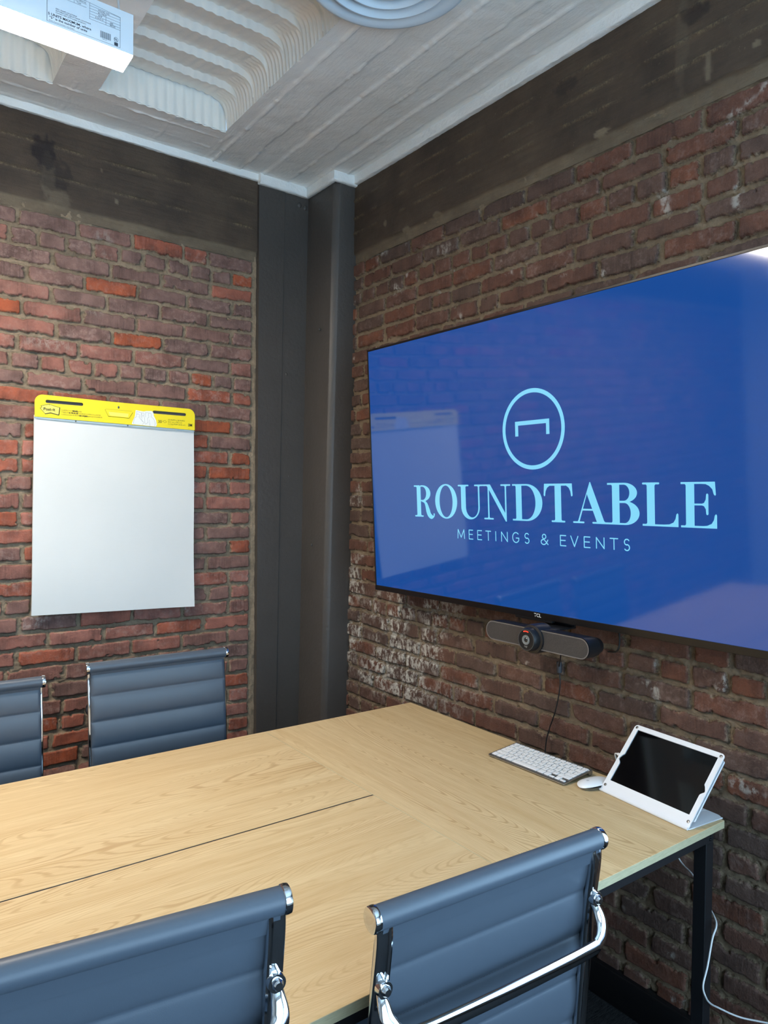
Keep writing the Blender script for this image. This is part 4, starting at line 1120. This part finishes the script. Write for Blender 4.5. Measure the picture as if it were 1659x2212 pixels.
# ------------------------------------------------------------------ chairs
def make_chair(roll_z, label, loc, rotz):
    """sitter faces local +y; origin on the floor under the seat; back roll axis at y=-.30."""
    dz = roll_z - .945
    t = empty('office_chair', loc, rotz); tag(t, label, 'chair', 'ribbed office chairs around the table')
    hw = .2200
    prof = [(.235, .452), (.215, .470), (.15, .474), (.05, .466), (-.06, .457), (-.14, .452), (-.195, .462), (-.232, .492), (-.250, .54), (-.258, .60), (-.264, .68), (-.270, .76), (-.277, .84), (-.286, .91), (-.292, .938)]
    P = [p + Vector((0, 0, dz)) for p in smooth_path([(0, a, b) for a, b in prof], 10)]
    # arc lengths
    s = [0]
    for a, b in zip(P, P[1:]): s.append(s[-1] + (b - a).length)
    tot_ = s[-1]
    # ribs measured down from the roll
    def puff(si, side):
        d = tot_ - si
        ph = (d / .078) % 1.0
        return .0022 + .0062 * (max(0, math.sin(PI * ph))) ** .5
    n = len(P)
    dense = []
    NS = 330
    for k in range(NS + 1):
        q = tot_ * k / NS; i = max(0, min(n - 2, int(np.searchsorted(s, q)) - 1)); f = (q - s[i]) / max(1e-9, s[i + 1] - s[i])
        p = P[i].lerp(P[i + 1], f); tn = (P[i + 1] - P[i]).normalized(); dense.append((p, Vector((0, -tn.z, tn.y)), q))
    bm = bmesh.new()
    xs_ = [-hw, -hw + .003, -hw + .012, -hw * .6, -hw * .3, 0, hw * .3, hw * .6, hw - .012, hw - .003, hw]
    edge = [.0, .75, 1, 1, 1, 1, 1, 1, 1, .75, .0]
    rng = random.Random(int(roll_z * 1000))
    fr_, bk_ = [], []
    for (p, nv, q) in dense:
        a = puff(q, 1); 
        rf = []; rb = []
        for x, e in zip(xs_, edge):
            th_ = .0025 + (a - .0025) * e
            # front side is the sitter's side
            rf.append(bm.verts.new(p + Vector((x, 0, 0)) - nv * -th_)); rb.append(bm.verts.new(p + Vector((x, 0, 0)) - nv * th_))
        fr_.append(rf); bk_.append(rb)
    m = len(xs_)
    for A_, B_ in ((fr_, 1), (bk_, -1)):
        for a, b in zip(A_, A_[1:]):
            for k in range(m - 1): bm.faces.new((a[k], a[k + 1], b[k + 1], b[k]))
    for k in (0, m - 1):
        for i in range(NS): bm.faces.new((fr_[i][k], fr_[i + 1][k], bk_[i + 1][k], bk_[i][k]))
    slg = obj('ribbed_sling', bm, M_leather, t, angle=60)
    # seams
    bm = bmesh.new()
    d = .078
    while d < tot_ - .02:
        q = tot_ - d; k = int(q / tot_ * NS); p, nv, _ = dense[k]
        for sgn in (1, -1):
            x = -hw + .004
            while x < hw - .006:
                a = p + Vector((x, 0, 0)) + nv * sgn * .0030; b = p + Vector((x + .0042, 0, 0)) + nv * sgn * .0030
                sweep(bm, [a, b], circ(.00085, 4)); x += .0058
        d += .078
    obj('stitching', bm, M_thread, slg, smooth=False)
    # top and front rolls
    ctr = Vector((0, -.292, roll_z + .002))
    for (c, nm) in ((ctr, 'top_roll'), (Vector((0, .238, .446 + dz)), 'front_roll')):
        bm = bmesh.new(); cyl(bm, c + Vector((-.2245, 0, 0)), c + Vector((.2245, 0, 0)), .0170, 32)
        if nm == 'top_roll':      # the flap where the sling is wrapped and sewn
            pth = [Vector((-.2, c.y + .0172, c.z)), ]
            for sgn, yy_ in ((1, .0166), (-1, -.0166)):
                v = [bm.verts.new((x, c.y + y_, c.z + z_)) for x in (-.2180, .2180) for y_, z_ in ((yy_, 0), (yy_ * .66, -.014), (yy_ * .42, -.034), (yy_ * .30, -.0345))]
                for k in range(3): bm.faces.new((v[k], v[k + 1], v[4 + k + 1], v[4 + k]))
        r_ = obj(nm, bm, M_leather, t)
        for sgn in (-1, 1):
            bm = bmesh.new()
            lathe(bm, [(.0168, -.001), (.0183, 0), (.0187, .004), (.0180, .0085), (.0160, .0098), (.008, .0104), (0, .0106)], Matrix.Translation(c + Vector((sgn * .2235, 0, 0))) @ Matrix.Rotation(sgn * PI / 2, 4, 'Y'), 36)
            obj('end_cap', bm, M_chrome, r_)
    # side rails: flat chrome bars following the profile
    for sgn in (-1, 1):
        bm = bmesh.new()
        path = smooth_path([(0, a, b + dz) for a, b in prof[:-1]] + [(0, -.286, .943 + dz)], 6)
        tn_ = [(path[min(i + 1, len(path) - 1)] - path[max(i - 1, 0)]).normalized() for i in range(len(path))]
        path = [p + Vector((sgn * .2140, 0, 0)) + Vector((0, -q.z, q.y)) * .0105 for p, q in zip(path, tn_)]
        sweep(bm, path, rrect(.025, .010, .003, 3), up=(1, 0, 0))
        sweep(bm, [p + Vector((-sgn * .0085, 0, 0)) + Vector((0, -.004, -.002)) for p in path], circ(.0042, 8), up=(1, 0, 0))
        obj('side_rail', bm, M_chrome, t)
    # spreader bar behind the back, with its bolts
    zb_ = .845 + dz; yb_ = -.293
    bm = bmesh.new()
    x_ = .2140
    pts = [(-x_, yb_ + .004, zb_), (-x_ - .002, yb_ - .010, zb_ - .012), (-x_, yb_ - .022, zb_ - .034), (-x_ + .016, yb_ - .029, zb_ - .052), (-x_ + .05, yb_ - .031, zb_ - .058), (0, yb_ - .032, zb_ - .060), (x_ - .05, yb_ - .031, zb_ - .058), (x_ - .016, yb_ - .029, zb_ - .052), (x_, yb_ - .022, zb_ - .034), (x_ + .002, yb_ - .010, zb_ - .012), (x_, yb_ + .004, zb_)]
    path = smooth_path(pts, 7)
    nP = len(path)
    rings = []
    for i, p in enumerate(path):
        tn = (path[min(i + 1, nP - 1)] - path[max(i - 1, 0)]).normalized()
        sd_ = Vector((0, -1, 0)); sd_ = (sd_ - tn * sd_.dot(tn)).normalized(); b_ = tn.cross(sd_)
        f = min(i, nP - 1 - i) / 14.0; f = min(1, f)
        ra, rb2 = .0062 + .000 * f, .0065 + .0065 * f
        rings.append([bm.verts.new(p + sd_ * ra * math.cos(2 * PI * k / 16) + b_ * rb2 * math.sin(2 * PI * k / 16)) for k in range(16)])
    for r0, r1_ in zip(rings, rings[1:]):
        for k in range(16): bm.faces.new((r0[k], r0[(k + 1) % 16], r1_[(k + 1) % 16], r1_[k]))
    bm.faces.new(list(reversed(rings[0]))); bm.faces.new(rings[-1])
    br = obj('spreader_bar', bm, M_chrome, t)
    for sgn in (-1, 1):
        bm = bmesh.new()
        Mb = Matrix.Translation((sgn * .2140, yb_ - .006, zb_ + .006)) @ Matrix.Rotation(PI / 2, 4, 'X')
        lathe(bm, [(.0, .013), (.005, .0125), (.0075, .009), (.0078, .006), (.0115, .006), (.012, .003), (.012, -.004), (0, -.004)], Mb, 24)
        obj('bolt', bm, M_chrome, br)
    # second spreader under the seat and the mechanism
    bm = bmesh.new()
    for yy_ in (-.09, .11): cyl(bm, (-.212, yy_, .440 + dz), (.212, yy_, .440 + dz), .009, 20)
    obj('seat_crossbar', bm, M_chrome, t)
    bm = bmesh.new(); box(bm, (-.075, -.10, .395 + dz), (.075, .12, .437 + dz), .008); obj('tilt_mechanism', bm, M_blackplastic, t)
    bm = bmesh.new(); cyl(bm, (.07, .02, .415 + dz), (.19, .03, .408 + dz), .004, 10); cyl(bm, (.17, .028, .409 + dz), (.215, .033, .407 + dz), .008, 12); obj('height_lever', bm, M_blackplastic, t)
    bm = bmesh.new(); cyl(bm, (0, 0, .10), (0, 0, .24), .026, 24, bev=.002); cyl(bm, (0, 0, .23), (0, 0, .40 + dz), .014, 20); obj('gas_lift', bm, M_chrome, t)
    bm = bmesh.new(); cyl(bm, (0, 0, .075), (0, 0, .135), .034, 24, bev=.004)
    for k in range(5):
        a = 2 * PI * k / 5 + .3
        pth = [Vector((math.cos(a) * r, math.sin(a) * r, z)) for r, z in ((.02, .115), (.10, .108), (.18, .092), (.258, .078))]
        rr = smooth_path(pth, 5)
        sweep(bm, rr, rrect(.034, .022, .006, 3), up=(-math.sin(a), math.cos(a), 0))
    bs = obj('star_base', bm, M_chrome, t)
    for k in range(5):
        a = 2 * PI * k / 5 + .3; c = Vector((math.cos(a) * .253, math.sin(a) * .253, 0)); w = Vector((-math.sin(a), math.cos(a), 0))
        bm = bmesh.new()
        for sgn in (-1, 1): cyl(bm, c + w * sgn * .008 + Vector((0, 0, .027)), c + w * sgn * .024 + Vector((0, 0, .027)), .027, 22, bev=.003)
        cyl(bm, c + Vector((0, 0, .03)), c + Vector((0, 0, .078)), .007, 12); cyl(bm, c - w * .009 + Vector((0, 0, .03)), c + w * .009 + Vector((0, 0, .03)), .021, 16)
        obj('caster', bm, M_blackplastic, bs)
    return t
def chair_at(xl_, yl_, xr_, yr_, z, facing, label):
    """place by the two ends of the top roll in plan."""
    mx, my = (xl_ + xr_) / 2, (yl_ + yr_) / 2
    if facing > 0: rz = math.atan2(yr_ - yl_, xr_ - xl_)
    else: rz = math.atan2(yl_ - yr_, xl_ - xr_)
    o = Vector((mx, my, 0)) - Matrix.Rotation(rz, 3, 'Z') @ Vector((0, -.292, 0))
    return make_chair(z, label, (o.x, o.y, 0), rz)
chair_at(.5695, .787, 1.0310, .758, .938, 1, 'slate grey ribbed chair with chrome back bar, nearest the table corner with the tablet')
chair_at(-.020, .850, .443, .789, 1.009, 1, 'slate grey ribbed chair in the bottom left, only its upper back showing')
chair_at(.578, 2.322, 1.043, 2.315, .978, -1, 'slate grey ribbed office chair behind the table, below the flip chart, its front facing out')
chair_at(.0, 2.335, .462, 2.325, .955, -1, 'slate grey ribbed office chair behind the table, cut off by the left picture edge')

# ------------------------------------------------------------------ linear light
fx = empty('linear_ceiling_light', (0, 2.03, 2.70)); tag(fx, 'long suspended linear ceiling light with glowing lens and printed label', 'light')
def fl(x, y, z): return (x, y - 2.03, z - 2.70)
FX0, FX1 = -1.83, .607
bm = bmesh.new(); box(bm, fl(FX0, 1.983, 2.704), fl(FX1, 2.075, 2.812), .0015); obj('housing', bm, M_fixture, fx); 
bm = bmesh.new(); box(bm, fl(FX0 + .001, 1.985, 2.6995), fl(FX1 - .001, 2.073, 2.706), .001); obj('lens', bm, M_led, fx)
for x in (.583, -.6, -1.8):
    bm = bmesh.new(); tube(bm, [fl(x, 2.03, 2.812), fl(x - .003, 2.03, 2.86), fl(x - .012, 2.03, 2.93), fl(x - .016, 2.03, 3.07)], .003); obj('suspension_wire', bm, M_galv, fx)
FM = axes(fl(0, 1.9822, 0), (1, 0, 0), (0, 0, 1), (0, -1, 0))
bm = bmesh.new()
lw = .0007
def ln(*p): ribbon(bm, list(p), lw, FM)
ln((.392, 2.806), (.392, 2.7105)); ln((.392, 2.7105), (.572, 2.7105)); ln((.572, 2.7105), (.572, 2.790)); ln((.572, 2.790), (.392, 2.806))
ln((.392, 2.7105), (.392, 2.806))
for z in (2.797, 2.789, 2.781): ln((.392, z), (.486, z))
for x in (.425, .456): ln((x, 2.806), (x, 2.781))
ln((.494, 2.797), (.494, 2.756)); ln((.494, 2.756), (.572, 2.756))
for z in (2.790, 2.783, 2.776, 2.769, 2.762): ln((.494, z), (.572, z))
ln((.535, 2.776), (.535, 2.756))
for k in range(16):
    x = .522 + k * .00165; ribbon(bm, [(x, 2.736), (x, 2.7195)], [.0006, .0006] if k % 3 else [.0013, .0013], FM)
obj('label_rules', bm, M_printlite, fx, smooth=False)
bm = bmesh.new()
def ft(s_, x, z, size, **k): text(bm, s_, size, FM @ Matrix.Translation((x, z, 0)), **k)
ft('5 UNITS MAXIMUM, where', .394, 2.7268, .0088, bold=.00015, sx=1.02); ft('“5” is the number of units', .397, 2.7185, .0085, bold=.0001, sx=1.02)
for i, s_ in enumerate(('DRY, DAMP LOCATIONS', 'SUITABLE FOR USE IN DAMP LOCATIONS', 'Connect 120V-277V supply conductors')): ft(s_, .412, 2.7465 - i * .0048, .0046)
for x, z, s_ in ((.396, 2.7995, 'Voltage'), (.396, 2.7915, '120-277V'), (.396, 2.7835, '60Hz'), (.432, 2.7995, 'Wattage'), (.432, 2.7915, '40W'), (.432, 2.7835, 'Power'), (.462, 2.7915, 'Frequency'), (.462, 2.7835, 'Type'), (.515, 2.7845, 'MODEL NO.'), (.515, 2.7775, 'BU MK07'), (.515, 2.7705, 'AMP'), (.508, 2.7635, '0.34-0.15'), (.545, 2.7635, '40K'), (.545, 2.7575, '80CRI')):
    ft(s_, x, z, .0055)
ft('Driver must be mounted in dry location', .396, 2.7125, .0038)
ft('M001-277', .526, 2.7155, .003)
fill2d(bm, [rrect(.0095, .0085, .001, 2, .5615, 2.7160)], FM); 
fill2d(bm, [arc(.5615, 2.7280, .0052, .0062, 0, 360, 20)[:-1], arc(.5615, 2.7280, .0045, .0055, 0, 360, 20)[:-1]], FM)
ft('U', .5578, 2.7270, .0060, bold=.0002); ft('L', .5615, 2.7250, .0060, bold=.0002)
obj('label_print', bm, M_print, fx, smooth=False)

# ------------------------------------------------------------------ round air diffuser
dz_ = 2.955
df = empty('ceiling_diffuser', (1.175, 1.60, dz_)); tag(df, 'round white ceiling air diffuser with concentric rings', 'air vent')
bm = bmesh.new()
R_ = .240
lathe(bm, [(R_, .010), (R_, .004), (R_ - .004, .0), (R_ - .012, -.002), (R_ - .03, .004), (R_ - .048, .020), (R_ - .052, .05)], None, 96)
obj('outer_ring', bm, M_diff, df)
for k, r in enumerate((.182, .140, .100, .060)):
    bm = bmesh.new()
    lathe(bm, [(r + .002, -.002), (r + .001, -.006), (r - .003, -.0065), (r - .012, .002), (r - .024, .022), (r - .030, .055), (r - .028, .055), (r - .021, .022), (r - .006, .004), (r + .002, -.002)], None, 96)
    obj('cone_ring', bm, M_diff, df)
bm = bmesh.new(); lathe(bm, [(0, -.008), (.020, -.007), (.026, -.002), (.026, .03), (0, .03)], None, 48); obj('centre_disc', bm, M_diff, df)
bm = bmesh.new(); lathe(bm, [(R_ - .050, .04), (R_ - .050, .22), (0, .22)], None, 64); obj('duct_collar', bm, M_galv, df)

# ------------------------------------------------------------------ lights
def area(name, loc, target, sx_, sy_, power, col, spread=180):
    L = bpy.data.lights.new(name, 'AREA'); L.shape = 'RECTANGLE'; L.size = sx_; L.size_y = sy_; L.energy = power; L.color = col; L.spread = math.radians(spread)
    o = bpy.data.objects.new(name, L); COL.objects.link(o); o.location = loc
    d = Vector(target) - Vector(loc); o.rotation_euler = d.to_track_quat('-Z', 'Y').to_euler(); return o
area('window_daylight', (WX + .05, (WN0 + WN1) / 2, (WZ0 + WZ1) / 2), (-2, (WN0 + WN1) / 2 + .3, (WZ0 + WZ1) / 2 + .5), WZ1 - WZ0 - .1, WN1 - WN0 - .06, 85, (.46, .74, 1.0))
area('back_window_daylight', ((W0 + W1) / 2, YB + .02, (V0 + V1) / 2), ((W0 + W1) / 2, 3, (V0 + V1) / 2 + .9), W1 - W0 - .1, V1 - V0 - .1, 72, (.52, .77, 1.0))

w = bpy.data.worlds.new('sky'); sc.world = w; w.use_nodes = True
bg = w.node_tree.nodes['Background']; bg.inputs[0].default_value = (.45, .68, 1, 1); bg.inputs[1].default_value = 1.5

# ------------------------------------------------------------------ camera
cam = bpy.data.cameras.new('camera'); co = bpy.data.objects.new('camera', cam); COL.objects.link(co)
fw = Vector((0.59486982, 0.80364414, -0.01691099)); Rr = Vector((0.80382187, -0.59472385, 0.01318868)); Uu = Vector((-5.41637620e-04, 2.14389736e-02, 9.99770012e-01))
co.matrix_world = axes((0, 0, 1.515), Rr, Uu, -fw)
cam.sensor_fit = 'HORIZONTAL'; cam.sensor_width = 36; cam.lens = 36 * 1550.14 / 1659; cam.clip_start = .02
sc.camera = co
sc.view_settings.view_transform = 'Standard'; sc.view_settings.look = 'None'; sc.view_settings.gamma = 1; sc.view_settings.exposure = 0.0
sc.view_settings.use_curve_mapping = False
sc.cycles.use_denoising = True
sc.cycles.max_bounces = 4
sc.cycles.use_adaptive_sampling = True
sc.cycles.adaptive_threshold = .1
sc.cycles.adaptive_min_samples = 20
sc.cycles.caustics_reflective = False
sc.cycles.caustics_refractive = False
sc.cycles.sample_clamp_indirect = 6
